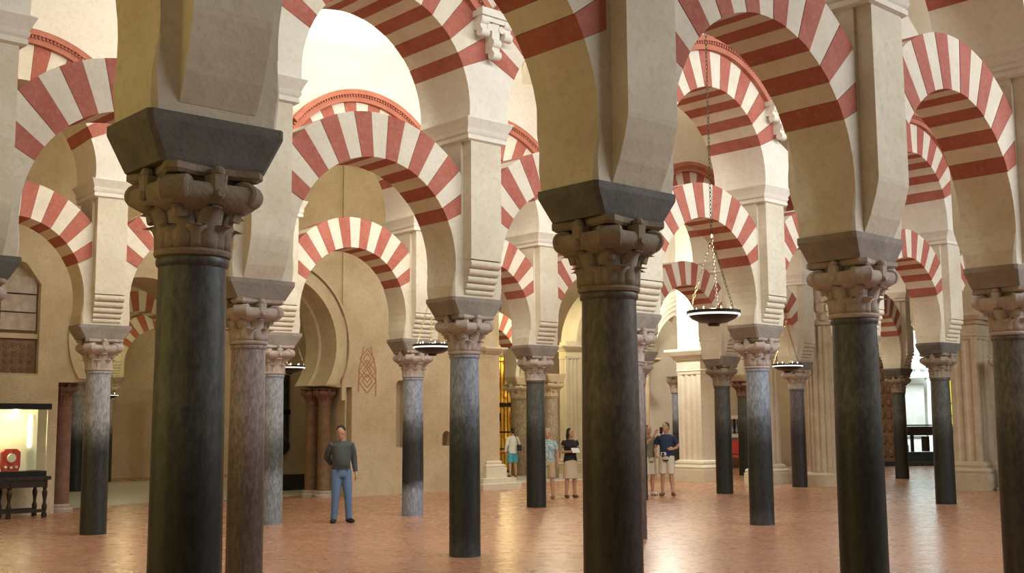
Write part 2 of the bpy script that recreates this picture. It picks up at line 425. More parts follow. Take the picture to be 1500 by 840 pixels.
def corbel_rolls():
    mb = MB()
    for k, (yc, zc, r) in enumerate(((-0.40, 3.735, 0.055), (-0.365, 3.635, 0.05), (-0.335, 3.543, 0.047), (-0.305, 3.458, 0.042), (-0.275, 3.38, 0.04))):
        poly = [(yc + r * math.cos(a), zc + r * math.sin(a)) for a in [PI / 2 + PI * i / 8 for i in range(9)]] + [(-0.12, zc - r), (-0.12, zc + r)]
        mb.loft([[(x, y, z) for y, z in poly] for x in (-0.255 + 0.004 * k, 0.255 - 0.004 * k)])
    return mb.mesh('corbel')
CORBEL = {'plain': corbel_plain(), 'rolls': corbel_rolls()}
for c in CORBEL.values(): c.materials.append(M['plaster'])
def cornice_mesh():
    mb = MB()
    rings = []
    for z, dx, dy in ((5.34, 0.305, 0.458), (5.36, 0.335, 0.488), (5.41, 0.335, 0.488), (5.415, 0.32, 0.472), (5.44, 0.345, 0.49), (5.48, 0.355, 0.505), (5.485, 0.34, 0.49), (5.56, 0.37, 0.53), (5.62, 0.40, 0.56), (5.63, 0.40, 0.56)):
        rings.append([(-dx, -dy, z), (dx, -dy, z), (dx, dy, z), (-dx, dy, z)])
    return mb.loft(rings).mesh('cornice')
CORNICE = cornice_mesh(); CORNICE.materials.append(M['plaster_pale'])
def upper_mesh():
    right = []
    for i in range(7):
        z = 5.63 + (6.27 - 5.63) * i / 6
        right.append((L - math.sqrt(RUI * RUI - (z - ZU) ** 2), z))
    right.append((0.0, ZU + L * math.tan(B0)))
    poly = right + [(-x, z) for x, z in right[-2::-1]]
    return MB().prism(poly, -TU, TU).mesh('upper_block')
UPB = upper_mesh(); UPB.materials.append(M['plaster_pale'])

def leaf_mesh(w, h, r0, bulge, curl):
    rows = []
    nrow = 7
    for k in range(nrow):
        t = k / (nrow - 1)
        z = h * min(1, t * 1.15) - (0.25 * h * max(0, t - 0.82) / 0.18 * 0.5)
        r = r0 + bulge * t ** 2 + curl * max(0, t - 0.55) ** 1.5 * 3.0
        ww = w * (0.9 + 0.25 * math.sin(t * PI)) * (1 if t < 0.8 else 1 - (t - 0.8) * 2.6)
        th = 0.016
        row = [(-ww / 2, r - 0.012, z), (0, r + th, z), (ww / 2, r - 0.012, z), (ww / 2 * 0.9, r - 0.035, z), (-ww / 2 * 0.9, r - 0.035, z)]
        rows.append([(y, x, zz) for x, y, zz in row])
    return MB().loft(rows).mesh('leaf', True)
LEAF1 = leaf_mesh(0.12, 0.15, 0.198, 0.008, 0.07)
LEAF2 = leaf_mesh(0.13, 0.27, 0.203, 0.03, 0.085)
def volute_mesh():
    mb = MB()
    mb.lathe([(0.02, -0.085), (0.065, -0.085), (0.08, -0.07), (0.08, 0.07), (0.065, 0.085), (0.02, 0.085)], 16, Matrix.Translation((0.305, 0, 0.40)) @ Matrix.Rotation(PI / 2, 4, 'X'))
    mb.tube([(0.22, 0, 0.24), (0.25, 0, 0.34), (0.30, 0, 0.43), (0.32, 0, 0.45)], [0.05, 0.045, 0.04, 0.03], 8)
    return mb.mesh('volute', 40)
VOL = volute_mesh()
def bell_mesh():
    mb = MB()
    mb.lathe([(0.19, 0), (0.212, 0.012), (0.218, 0.03), (0.212, 0.048), (0.194, 0.055), (0.196, 0.2), (0.215, 0.27), (0.24, 0.31)], 28)
    mb.loft([octa(0.20, 0.20, 0.09, 0.09, 0.27), octa(0.245, 0.245, 0.10, 0.10, 0.29), octa(0.285, 0.285, 0.11, 0.11, 0.32), octa(0.305, 0.305, 0.11, 0.11, 0.36), octa(0.31, 0.31, 0.11, 0.11, 0.40), octa(0.30, 0.30, 0.11, 0.11, 0.435)])
    mb.loft([octa(0.20, 0.20, 0.07, 0.07, 0.43), octa(0.21, 0.21, 0.07, 0.07, 0.50)])
    for q in range(4):
        m = Matrix.Rotation(q * PI / 2, 4, 'Z')
        mb.loft([octa(0.045, 0.05, 0.015, 0.015, 0.39), octa(0.05, 0.055, 0.015, 0.015, 0.49)], m @ Matrix.Translation((0, -0.265, 0)))
        mb.lathe([(0.028, -0.02), (0.034, 0.0), (0.02, 0.02)], 10, m @ Matrix.Translation((0.0, -0.31, 0.37)) @ Matrix.Rotation(PI / 2, 4, 'X'))
    return mb.mesh('capital', 35)
BELL = bell_mesh()
def abacus_mesh():
    h, c = 0.30, 0.05
    pts = []
    for q in range(4):
        for t in (-0.8, -0.4, 0, 0.4, 0.8):
            d = h - 0.05 * (1 - (t / 0.8) ** 2); x, y = t / 0.8 * (h - c), d
            a = q * PI / 2
            pts.append((x * math.cos(a) + y * math.sin(a), -x * math.sin(a) + y * math.cos(a)))
    mb = MB(); mb.loft([[(x * 0.92, y * 0.92, 0.485) for x, y in pts], [(x, y, 0.505) for x, y in pts], [(x, y, 0.545) for x, y in pts]])
    for q in range(4):                                        # rosette in the middle of each side
        a = q * PI / 2
        mb.ell((0.285 * math.cos(a), 0.285 * math.sin(a), 0.51), (0.04, 0.04, 0.04), 10, 7)
    return mb.mesh('abacus')
ABA = abacus_mesh()
def leaf_slots():
    s = []
    for i in range(8): s.append((LEAF1, i * PI / 4 + PI / 8, 0.05))
    for i in range(8): s.append((LEAF2, i * PI / 4, 0.05))
    for i in range(4): s.append((VOL, i * PI / 2 + PI / 4, 0.0))
    return s
def joined_capital():
    mb = MB()
    for me, a, z in leaf_slots():
        mb.add([v.co[:] for v in me.vertices], [tuple(p.vertices) for p in me.polygons], Matrix.Translation((0, 0, z)) @ Matrix.Rotation(a, 4, 'Z'))
    for me in (BELL, ABA):
        mb.add([v.co[:] for v in me.vertices], [tuple(p.vertices) for p in me.polygons])
    return mb.mesh('capital', 40)
CAPJ = joined_capital()
def impost_mesh(zb, zt):
    return MB().loft([octa(0.325, 0.262, 0.03, 0.03, zb), octa(0.335, 0.268, 0.03, 0.03, zb + 0.02), octa(0.425, 0.30, 0.025, 0.025, zt - 0.05), octa(0.425, 0.30, 0.025, 0.025, zt)]).mesh('impost')
IMP = impost_mesh(3.09, 3.31); IMP_LOW = impost_mesh(3.0, 3.25)
SHAFT = MB().lathe([(0.204, 0), (0.203, 0.3), (0.202, 0.9), (0.198, 1.6), (0.192, 2.2), (0.188, 2.5), (0.188, 2.53), (0.2, 2.54), (0.204, 2.56), (0.2, 2.58)], 40).mesh('shaft', 40)

def cp(me, mat):
    key = me.name + '|' + mat
    if key not in CACHE:
        m2 = me.copy(); m2.materials.clear(); m2.materials.append(M[mat]); CACHE[key] = m2
    return CACHE[key]
CACHE = {}

def column(xy, label, shaft='shaft_black', cap='capital', imp='impost', rz=THETA, leaves=False, sc=1.0, group=None, with_impost=True, low=False):
    t = thing('column', label, 'column', (xy[0], xy[1], 0), rz, group)
    zs = 2.54 if low else 2.58; cs = (0.46 if low else 0.51) / 0.545
    link('shaft', cp(SHAFT, shaft), None, t, scale=(sc, sc, zs / 2.58))
    if leaves:
        c = link('capital', cp(BELL, cap), None, t, (0, 0, zs), scale=(sc, sc, cs))
        link('abacus', cp(ABA, cap), None, c)
        for me, a, z in leaf_slots():
            link('volute' if me is VOL else 'leaf', cp(me, cap), None, c, (0, 0, z), a)
    else:
        link('capital', cp(CAPJ, cap), None, t, (0, 0, zs), scale=(sc, sc, cs))
    if with_impost: link('impost', cp(IMP_LOW if low else IMP, imp), None, t, scale=(0.91, 0.91, 1) if low else None)
    return t
def pier(xy, label, rz, s, corbel='plain', upper=True, bracket=False, mats=('plaster', 'plaster_pale'), group=None):
    t = thing('pier', label, 'pier', (xy[0], xy[1], 3.3), rz, group, (s, 1, 1))
    dz = (0, 0, -3.3)
    link('core', cp(CORE, mats[0]), None, t, dz)
    for q in (0, PI):
        link('pilaster', cp(PIL, mats[0]), None, t, dz, q)
        link('corbel', cp(CORBEL[corbel], mats[0]), None, t, dz, q)
    link('cornice', CORNICE, None, t, dz)
    if upper: link('upper_block', cp(UPB, mats[1]), None, t, dz)
    if bracket:
        b = MB()
        b.box((0, -TU - 0.10, 7.02), (0.56, 0.2, 0.10)); b.box((0, -TU - 0.085, 6.94), (0.50, 0.17, 0.07))
        for x, z0 in ((-0.2, 6.70), (0.0, 6.42), (0.2, 6.70)):
            b.box((x, -TU - 0.07, (6.91 + z0) / 2 + 0.05), (0.13, 0.14, 6.91 - z0 - 0.10))
            for zz in (z0 + 0.06, z0 + 0.22):
                b.lathe([(0.062, -0.068), (0.062, 0.068)], 12, Matrix.Translation((x, -TU - 0.12, zz)) @ Matrix.Rotation(PI / 2, 4, 'Y'))
        for x in (-0.1, 0.1):
            b.lathe([(0.05, -0.05), (0.05, 0.05)], 12, Matrix.Translation((x, -TU - 0.10, 6.84)) @ Matrix.Rotation(PI / 2, 4, 'X'))
        b.build('bracket', 'plaster_pale', t, 40, loc=dz)
    return t
def bay(p, q, lower=None, upper=None, mould=False, group=None):
    p, q = Vector(p), Vector(q); mid = (p + q) / 2; d = q - p
    rz = math.atan2(d.y, d.x); s = d.length / (2 * L)
    for lab, meshes, base, nm in ((lower, LOWER, 3.42, 'horseshoe_arch'), (upper, UPPER, 5.63, 'round_arch')):
        if not lab: continue
        t = thing(nm, lab, 'arch', (mid.x, mid.y, base), rz, group, (s, 1, 1))
        for me in meshes: link('voussoir', me, None, t, (0, 0, -base))
        if nm == 'round_arch' and mould: link('moulding', MOULD, None, t, (0, 0, -base))
def spandrel_wall(name, pts, top=11.2, th=0.46, z_edge=None):
    """masonry above the upper arches of one arcade, cut to their extrados"""
    mb = MB()
    for p, q in zip(pts[:-1], pts[1:]):
        p, q = Vector(p), Vector(q); d = q - p; s = d.length / (2 * L); rz = math.atan2(d.y, d.x); mid = (p + q) / 2
        mtx = Matrix.Translation((mid.x, mid.y, 0)) @ Matrix.Rotation(rz, 4, 'Z') @ Matrix.Diagonal((s, 1, 1, 1))
        n = 24; rings = []
        for i in range(n + 1):
            x = -L + 2 * L * i / n
            z = ZU + math.sqrt(max(0, RUO ** 2 - x * x)) - 0.01
            rings.append([(x, -th, z), (x, th, z), (x, th, top), (x, -th, top)])
        mb.loft(rings, mtx)
    return struct(mb.build(name, 'plaster_pale'))

def vault(name, n0, n1, k0, k1, u_off, P=6.43, zs=8.2, h1=2.5, h2=2.2, mat='vault'):
    """plaster groin vault over one aisle"""
    w = (n1 - n0) / 2; nm = (n0 + n1) / 2
    NY_, per = 20, 16
    mb = MB(); rows = []
    for k in range(k0, k1):
        for i in range(per + (1 if k == k1 - 1 else 0)):
            x = -1 + 2 * i / per
            u = u_off + (k + 0.5) * P + x * P / 2
            row = []
            for j in range(NY_ + 1):
                y = -1 + 2 * j / NY_
                z = zs + max(h1 * math.sqrt(max(0, 1 - y * y)), h2 * math.sqrt(max(0, 1 - x * x)))
                row.append(tuple(W(nm + y * w, u, z)))
            rows.append(row)
    mb.loft(rows, cap=False, closed=False)
    o = struct(mb.build(name, mat, None, 35))
    for k in range(k0, k1 + 1):
        u = u_off + k * P; rings = []
        for j in range(25):
            a = PI * j / 24; y = -math.cos(a) * (w - 0.40); z = zs + (h1 - 0.04) * math.sin(a)
            z2 = z - 0.16
            rings.append([tuple(W(nm + y, u - 0.22, z2)), tuple(W(nm + y, u + 0.22, z2)), tuple(W(nm + y, u + 0.22, z + 0.1)), tuple(W(nm + y, u - 0.22, z + 0.1))])
        MB().loft(rings).build('rib', mat, o)
    return o

# ------------------------------------------------------------------ columns and arches
P1 = {0: (-1.695, 6.10), 1: (0.69, 8.22), 2: (3.07, 10.39), 3: (5.40, 12.56), 4: (7.81, 14.74)}
P2 = {-1: (-5.24, 11.02), 0: (-2.99, 13.13), 1: (-0.63, 15.22), 2: (1.76, 17.40), 3: (4.13, 19.62), 4: (6.50, 21.9), 5: (8.92, 24.3), 6: (11.24, 26.2)}
P3 = {-1: (-9.0, 16.9), 0: (-6.68, 18.75), 1: (-4.22, 20.45), 2: (-1.90, 22.2), 3: (0.47, 24.2), 4: (2.80, 26.3), 5: (5.12, 28.5), 6: (7.6, 31.2), 7: (9.75, 33.3), 8: (11.75, 35.5)}
def frame(P, k):
    ks = sorted(P); i = ks.index(k)
    a = Vector(P[ks[max(0, i - 1)]]); b = Vector(P[ks[min(len(ks) - 1, i + 1)]]); d = b - a
    cnt = min(len(ks) - 1, i + 1) - max(0, i - 1)
    return math.atan2(d.y, d.x), d.length / cnt / (2 * L)

COLS = [
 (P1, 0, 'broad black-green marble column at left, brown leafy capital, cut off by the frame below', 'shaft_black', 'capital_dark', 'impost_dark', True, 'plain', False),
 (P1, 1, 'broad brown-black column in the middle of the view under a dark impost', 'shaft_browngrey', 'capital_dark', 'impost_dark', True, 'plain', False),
 (P1, 2, 'dark grey column right of the big hanging lamp, running down out of the frame', 'shaft_black', 'capital', 'impost', True, 'plain', False),
 (P1, 3, 'brownish dark column cut by the right edge of the view', 'shaft_browngrey', 'capital', 'impost', True, 'plain', False),
 (P2, -1, 'column whose impost just shows at the left edge of the view', 'shaft_grey', 'capital', 'impost_dark', False, 'plain', False),
 (P2, 0, 'lilac-brown column standing close behind the broad black-green one', 'shaft_lilac', 'capital', 'impost', True, 'plain', False),
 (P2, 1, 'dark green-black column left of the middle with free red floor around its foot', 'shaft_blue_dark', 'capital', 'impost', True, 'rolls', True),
 (P2, 2, 'lilac-grey column almost wholly behind the broad brown-black one', 'shaft_lilac', 'capital', 'impost', False, 'rolls', False),
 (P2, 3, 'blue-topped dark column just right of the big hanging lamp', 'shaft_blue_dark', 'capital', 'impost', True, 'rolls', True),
 (P2, 4, None, 'shaft_grey', 'capital', 'impost', False, 'rolls', False),
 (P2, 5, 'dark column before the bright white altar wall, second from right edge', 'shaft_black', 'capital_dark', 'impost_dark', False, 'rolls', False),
 (P3, 0, 'grey column with black lower half right of the lit display case', 'shaft_grey', 'capital', 'impost', False, 'rolls', False),
 (P3, 1, 'pale grey column half hidden by the lilac-brown one', 'shaft_palegrey', 'capital', 'impost', False, 'rolls', False),
 (P3, 2, 'blue-grey column with a pale foot before the bare stone wall', 'shaft_blue', 'capital', 'impost', False, 'rolls', False),
 (P3, 3, 'slim black column left of the woman in a black top', 'shaft_black', 'capital', 'impost', False, 'rolls', False),
 (P3, 4, None, 'shaft_grey', 'capital', 'impost', False, 'rolls', False),
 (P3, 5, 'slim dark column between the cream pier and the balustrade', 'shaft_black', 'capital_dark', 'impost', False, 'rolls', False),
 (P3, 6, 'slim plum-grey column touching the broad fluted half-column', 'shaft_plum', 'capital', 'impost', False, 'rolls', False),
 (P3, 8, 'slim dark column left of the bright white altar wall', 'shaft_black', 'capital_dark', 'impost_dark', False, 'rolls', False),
]
PIERL = {
 (1, 0): 'brown-shadowed plaster pier over the broad black-green column', (1, 1): 'shadowed plaster pier over the broad brown-black column',
 (1, 2): 'plaster pier with pale front strip over the dark grey column at right', (1, 3): 'plaster pier over the column at the right edge',
 (2, -1): 'plaster pier along the left edge of the view', (2, 0): 'pinkish plaster pier over the lilac-brown column',
 (2, 1): 'plaster pier with a white carved bracket over the dark green-black column', (2, 2): 'plaster pier behind the broad brown-black column',
 (2, 3): 'plaster pier with a white carved bracket over the blue-topped column', (2, 5): 'yellow-lit plaster pier before the bright altar wall',
 (3, 0): 'pinkish plaster pier over the grey column near the display case', (3, 1): 'plaster pier over the pale grey half hidden column',
 (3, 2): 'bright plaster pier over the blue-grey column with pale foot', (3, 3): 'bright plaster pier over the slim black column',
 (3, 5): 'plaster pier over the slim column between cream pier and balustrade', (3, 6): 'plaster pier over the plum-grey column', (3, 8): 'brownish plaster pier left of the bright altar wall'}
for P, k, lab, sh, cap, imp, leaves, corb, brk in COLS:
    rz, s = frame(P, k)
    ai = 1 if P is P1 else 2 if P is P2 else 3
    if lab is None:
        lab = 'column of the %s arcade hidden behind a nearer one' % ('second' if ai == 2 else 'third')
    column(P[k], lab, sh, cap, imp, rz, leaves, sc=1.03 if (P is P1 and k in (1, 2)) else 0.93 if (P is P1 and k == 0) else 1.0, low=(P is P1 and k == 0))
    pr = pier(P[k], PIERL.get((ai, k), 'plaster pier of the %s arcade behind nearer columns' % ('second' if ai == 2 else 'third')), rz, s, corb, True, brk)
    if P is P1 and k == 0: pr.scale = (0.87, 0.88, 1)

bay(P1[0], P1[1], 'lower red and cream arch over the two broadest columns, mostly above the frame', None)
bay(P1[1], P1[2], 'large lower arch, its striped brown soffit right of the broad brown-black column', None)
bay(P1[2], P1[3], 'lower arch at right with pink and white face and brown striped soffit', 'upper arch at top right showing one red band')
bay(P2[-1], P2[0], 'lower arch at top left, shaded deep red and cream voussoirs', None)
bay(P2[0], P2[1], 'lower pink and white arch over the second-row columns, white vault above it', 'upper arch framing the blown-out white vault', True)
bay(P2[1], P2[2], 'lower arch half hidden left of the broad brown-black column', 'upper arch with carved white bracket beside the broad brown-black pier', True)
bay(P2[2], P2[3], 'lower arch just above the big hanging lamp', 'upper arch with a red moulding crossed by the lamp chain', True)
bay(P2[3], P2[4], 'lower arch mostly hidden behind the pier right of the big lamp', None)
bay(P2[4], P2[5], 'lower yellow-lit arch seen under the arch at right', 'upper yellow-lit arch seen inside the arch at right', True)
bay(P2[5], P2[6], 'lower arch right of the bright altar wall, behind the edge column', None)
bay(P3[-1], P3[0], 'lower arch over the wall niche above the display case', 'upper arch with a dark red moulding at top left', True)
bay(P3[0], P3[1], 'lower arch half hidden left of the broad black-green column', 'upper arch behind the broad black-green column', True)
bay(P3[1], P3[2], 'lower bright pink and white arch above the standing man', 'upper arch whose pink dentil moulding shows under the white vault', True)
bay(P3[2], P3[3], 'lower arch ending on the slim black column pier', 'upper arch behind the dark green-black column pier', True)
bay(P3[3], P3[4], 'lower arch seen left of the broad brown-black capital', 'upper arch behind the broad brown-black pier', True)
bay(P3[4], P3[5], 'lower orange arch behind the big lamp chains', 'upper orange arch crowning the arch above the big lamp', True)
bay(P3[5], P3[6], 'lower arch behind the column right of the big lamp', 'upper arch behind the pier right of the big lamp', True)
bay(P3[6], P3[7], 'lower arch behind the dark grey column at right', None)
bay(P3[7], P3[8], 'lower shaded arch left of the bright altar wall', None)
spandrel_wall('wall_near', [P1[k] for k in sorted(P1)], 8.4)
spandrel_wall('wall_middle', [P2[k] for k in sorted(P2)])
spandrel_wall('wall_far', [P3[k] for k in sorted(P3)])
vault('ceiling', 0, 6.0, -1, 4, 0.5)
vault('ceiling', 6.1, 12.0, -1, 5, 0.5 )
vault('ceiling', 12.1, 17.8, -1, 5, 0.5)
#@@PART2
# ------------------------------------------------------------------ the wall beyond the third arcade
def arch_pts(uc, zc, r, z_spring, n=28):
    e = math.asin((z_spring - zc) / r)
    return [(uc + r * math.cos(a), zc + r * math.sin(a)) for a in [e + (PI - 2 * e) * i / n for i in range(n + 1)]]   # right to left
A_L = (7.95, 3.5, 1.35, 2.65); A_R = (11.2, 3.6, 1.62, 2.65)
def wall_poly():
    left = arch_pts(*A_L)[::-1]; right = arch_pts(*A_R)[::-1]
    return [(HU[0] + 0.4, 0), (6.22, 0), (6.22, 2.6), (6.5, 2.6)] + left + [(9.25, 2.6), (9.25, 0), (9.28, 0), (9.28, 2.6)] + right + [(13.12, 2.6), (13.12, 0), (18.1, 0), (18.1, 11.4), (HU[0] + 0.4, 11.4)]
FR = Matrix.Translation((AX, AY, 0)) @ Matrix.Rotation(THETA, 4, 'Z')        # local x = u, local y = n
def poly_slab(poly, n0, n1):
    mb = MB(); mb.prism(poly, n0, n1, FR); return mb
wall_me = poly_slab(wall_poly(), 17.8, 19.0).mesh('wall_stone')
cut = MB()
nz = [(14.64 + 0.0, 1.15), (14.96, 1.15), (14.96, 2.72), (14.88, 2.82), (14.72, 2.82), (14.64, 2.72)]
cut.prism(nz, 17.5, 18.05, FR)
cut.prism([(16.12, 1.17), (16.42, 1.17), (16.42, 1.42), (16.36, 1.52), (16.27, 1.56), (16.18, 1.52), (16.12, 1.42)], 17.5, 18.1, FR)
cut.prism([(13.14, 0.9), (13.32, 0.9), (13.32, 2.62), (13.14, 2.62)], 17.5, 18.0, FR)
cut.prism([(4.3, 2.72), (5.80, 2.72), (5.80, 4.55), (5.5, 4.95), (5.05, 5.12), (4.6, 4.95), (4.3, 4.55)], 17.5, 18.1, FR)
def boolean_diff(me, cutter):
    o = bpy.data.objects.new('tmp_a', me); COL.objects.link(o)
    c = bpy.data.objects.new('tmp_b', cutter); COL.objects.link(c)
    m = o.modifiers.new('b', 'BOOLEAN'); m.operation = 'DIFFERENCE'; m.object = c; m.solver = 'EXACT'
    bpy.context.view_layer.update()
    dg = bpy.context.evaluated_depsgraph_get()
    res = bpy.data.meshes.new_from_object(o.evaluated_get(dg))
    bpy.data.objects.remove(o); bpy.data.objects.remove(c)
    return res
wall_me = boolean_diff(wall_me, cut.mesh('cutter'))
wall_me.materials.clear()
wall = struct(link('wall_stone', wall_me, 'wall'))
# raised rims of the big plain arch
def rim(uc, zc, r, zs, n0, n1, w, par, mat):
    inn = arch_pts(uc, zc, r, zs, 40); out = arch_pts(uc, zc, r + w, zs + 0.02, 40)
    mb = MB(); mb.loft([[(a, n0, b), (c, n0, d), (c, n1, d), (a, n1, b)] for (a, b), (c, d) in zip(inn, out)], FR)
    return mb.build('arch_rim', mat, par)
rim(11.2, 3.6, 1.62, 2.65, 17.74, 17.82, 0.30, wall, 'oldwall')
rim(11.2, 3.6, 1.96, 2.75, 17.70, 17.82, 0.05, wall, 'oldwall')
rim(11.2, 3.6, 1.55, 2.66, 18.4, 18.98, 0.10, wall, 'oldwall')
rim(7.95, 3.5, 1.36, 2.66, 17.74, 17.82, 0.22, wall, 'oldwall')
mb = MB(); mb.box((13.06, 17.79, 6.6), (0.12, 0.06, 8.6), FR); mb.build('pilaster_strip', 'wall', wall)
# painted lattice, faded
def fresco():
    mb = MB(); u0, u1, z0, z1 = 13.5, 14.02, 2.5, 3.62
    uc = (u0 + u1) / 2
    def seg(a, b, w=0.028):
        (x0, y0), (x1, y1) = a, b; dx, dy = x1 - x0, y1 - y0; l = math.hypot(dx, dy); nx, ny = -dy / l * w / 2, dx / l * w / 2
        mb.prism([(x0 + nx, y0 + ny), (x0 - nx, y0 - ny), (x1 - nx, y1 - ny), (x1 + nx, y1 + ny)], 17.793, 17.799, FR)
    for k, (zc, r) in enumerate(((2.78, 0.27), (3.02, 0.25), (3.32, 0.22))):
        for q in (1.0, 0.55):
            rr = r * q
            p = [(uc, zc + rr * 1.1), (uc + rr, zc), (uc, zc - rr * 1.1), (uc - rr, zc)]
            for a, b in zip(p, p[1:] + p[:1]): seg(a, b)
    seg((u0, z0), (u0 + 0.02, 3.0)); seg((u1, z0 - 0.1), (u1, 3.05)); seg((u0, 3.0), (uc - 0.1, z1)); seg((u1, 3.05), (uc + 0.1, z1))
    return mb
fresco().build('painted_lattice', 'fresco', wall)
# carved panels standing in the wall recess
mb = MB()
mb.box((5.05, 18.0, 3.08), (1.46, 0.16, 0.72), FR)
nb = wall
rec = mb.build('carved_panel', 'brown_marble', wall)
mb = MB()
for i in range(9):
    for j in range(4):
        mb.lathe([(0.07, 0), (0.055, 0.02), (0.03, 0.012), (0.015, 0.03)], 8, FR @ Matrix.Translation((4.42 + 0.158 * i, 17.92, 2.85 + 0.155 * j)) @ Matrix.Rotation(PI / 2, 4, 'X'))
mb.build('carved_rosettes', 'brown_marble', wall)
mb = MB(); mb.box((5.05, 17.98, 3.50), (1.5, 0.24, 0.10), FR); mb.box((5.05, 17.96, 2.72), (1.6, 0.3, 0.08), FR); mb.build('panel_ledge', 'tan_stone', wall)
for i in range(2):
    for j in range(3):
        mb = MB(); mb.box((4.70 + 0.72 * i, 18.04 - 0.02 * ((i + j) % 2), 3.79 + 0.37 * j), (0.69, 0.2, 0.34), FR)
        mb.build('stone_block', 'capital', wall)

pk = W(18.25, 6.52)
def small_column(p, label, shaft, sc=0.82, zt=2.6, rz=THETA, group=None):
    t = thing('column', label, 'column', (p.x, p.y, 0), rz, group)
    k = zt / 3.09
    link('shaft', cp(SHAFT, shaft), None, t, (0, 0, 0), scale=(sc, sc, k))
    link('capital', cp(CAPJ, 'pink_marble' if 'marble' in shaft else 'capital'), None, t, (0, 0, 2.58 * k), scale=(0.72, 0.72, (zt - 2.58 * k) / 0.545))
    MB().lathe([(0.25, 0), (0.25, 0.06), (0.21, 0.09), (0.22, 0.13), (0.17, 0.16)], 20).build('base', 'capital', t, 35)
    return t
small_column(pk, 'reddish marble column set into the wall end beside the display case', 'pink_marble')
small_column(W(18.2, 12.80), 'outer one of two brownish twin columns behind the standing man', 'brown_marble', 0.78)
small_column(W(18.72, 12.78), 'inner one of two brownish twin columns, further from the bare wall', 'brown_marble', 0.78)
small_column(W(18.4, 9.27), 'column between two plain arches, hidden behind the broad black-green one', 'shaft_grey', 0.9)

# ------------------------------------------------------------------ the chapel seen through the plain arches
slab('floor', 19.3, 30.0, -12.6, 18.0, 0.0, 0.012, 'floor_pale')
slab('wall_chapel', 33.0, 33.5, -12.6, 30.0, 0, 11.5, 'oldwall')
cw = poly_slab([(13.3, 0), (17.9, 0), (17.9, 7.5), (13.3, 7.5)], 23.2, 23.6).build('wall_chapel_side', 'oldwall'); struct(cw)
cw = poly_slab([(17.9, 0), (18.1, 0), (18.1, 7.5), (17.9, 7.5)], 19.0, 23.6).build('wall_chapel_end', 'oldwall'); struct(cw)
P5 = {1: (-16.6, 26.9), 2: (-14.2, 29.2), 3: (-11.75, 31.5), 4: (-9.4, 33.7), 5: (-7.0, 35.9)}
for k, lab, sh in ((2, 'far dark column almost hidden by the grey column near the display case', 'shaft_grey'), (3, 'small far grey column peeping left of the grey column near the display case', 'shaft_grey'), (4, 'far chapel column behind the broad black-green one', 'shaft_grey')):
    column(P5[k], lab, sh)
    rz, s = frame(P5, k); pier(P5[k], 'chapel pier over the ' + ('small far grey column' if k == 3 else 'far dark column' if k == 2 else 'far hidden chapel column'), rz, s, 'rolls')
bay(P5[2], P5[3], 'far lit arch seen left of the small far column', None)
bay(P5[3], P5[4], 'far lit orange and cream arch left of the broad black-green column', 'far upper orange and cream arch left of the broad black-green column')
bay(P5[4], P5[5], 'far chapel arch behind the broad black-green column', None)
# dark column and black plinth, barred window
dc = W(22.1, 13.6)
t = column((dc.x, dc.y), 'dark green marble column on the chapel plinth left of the barred window', 'shaft_black', 'capital', 'impost', THETA, False, 1.0)
mb = poly_slab([(12.6, 0), (15.8, 0), (15.8, 0.42), (12.6, 0.42)], 21.35, 21.75)
tag(mb.build('plinth', 'black_stone'), 'low black marble plinth inside the plain arch', 'plinth')
t.location.z = 0.0
wt = thing('barred_window', 'black barred window with rounded foot inside the plain arch', 'window', W(23.15, 14.55, 1.0), THETA)
MB().box((0, 0, 1.15), (0.62, 0.05, 2.0)).build('backing', 'black_stone', wt)
mb = MB(); mb.ell((0, -0.05, 0.16), (0.31, 0.2, 0.28)); mb.build('foot', 'black_stone', wt, True)
for i in range(5): MB().tube([(-0.26 + 0.13 * i, -0.08, 0.3), (-0.26 + 0.13 * i, -0.08, 2.1)], 0.018, 6).build('bar', 'chain', wt)
MB().box((0, -0.08, 1.1), (0.6, 0.04, 0.14)).build('crossbar', 'iron', wt)
P6 = {0: (-12.95, 37.2), 1: (-10.5, 39.4)}
for k, lab in ((0, 'far dark grey chapel column just right of the grey column near the display case'), (1, 'far chapel column wholly behind the broad black-green one')):
    column(P6[k], lab, 'shaft_grey')
pier(P6[0], 'farthest chapel pier, over the far dark grey column', THETA, 1.0, 'rolls')
bay(P6[0], P6[1], 'farthest small striped arch low beside the broad black-green column', None)
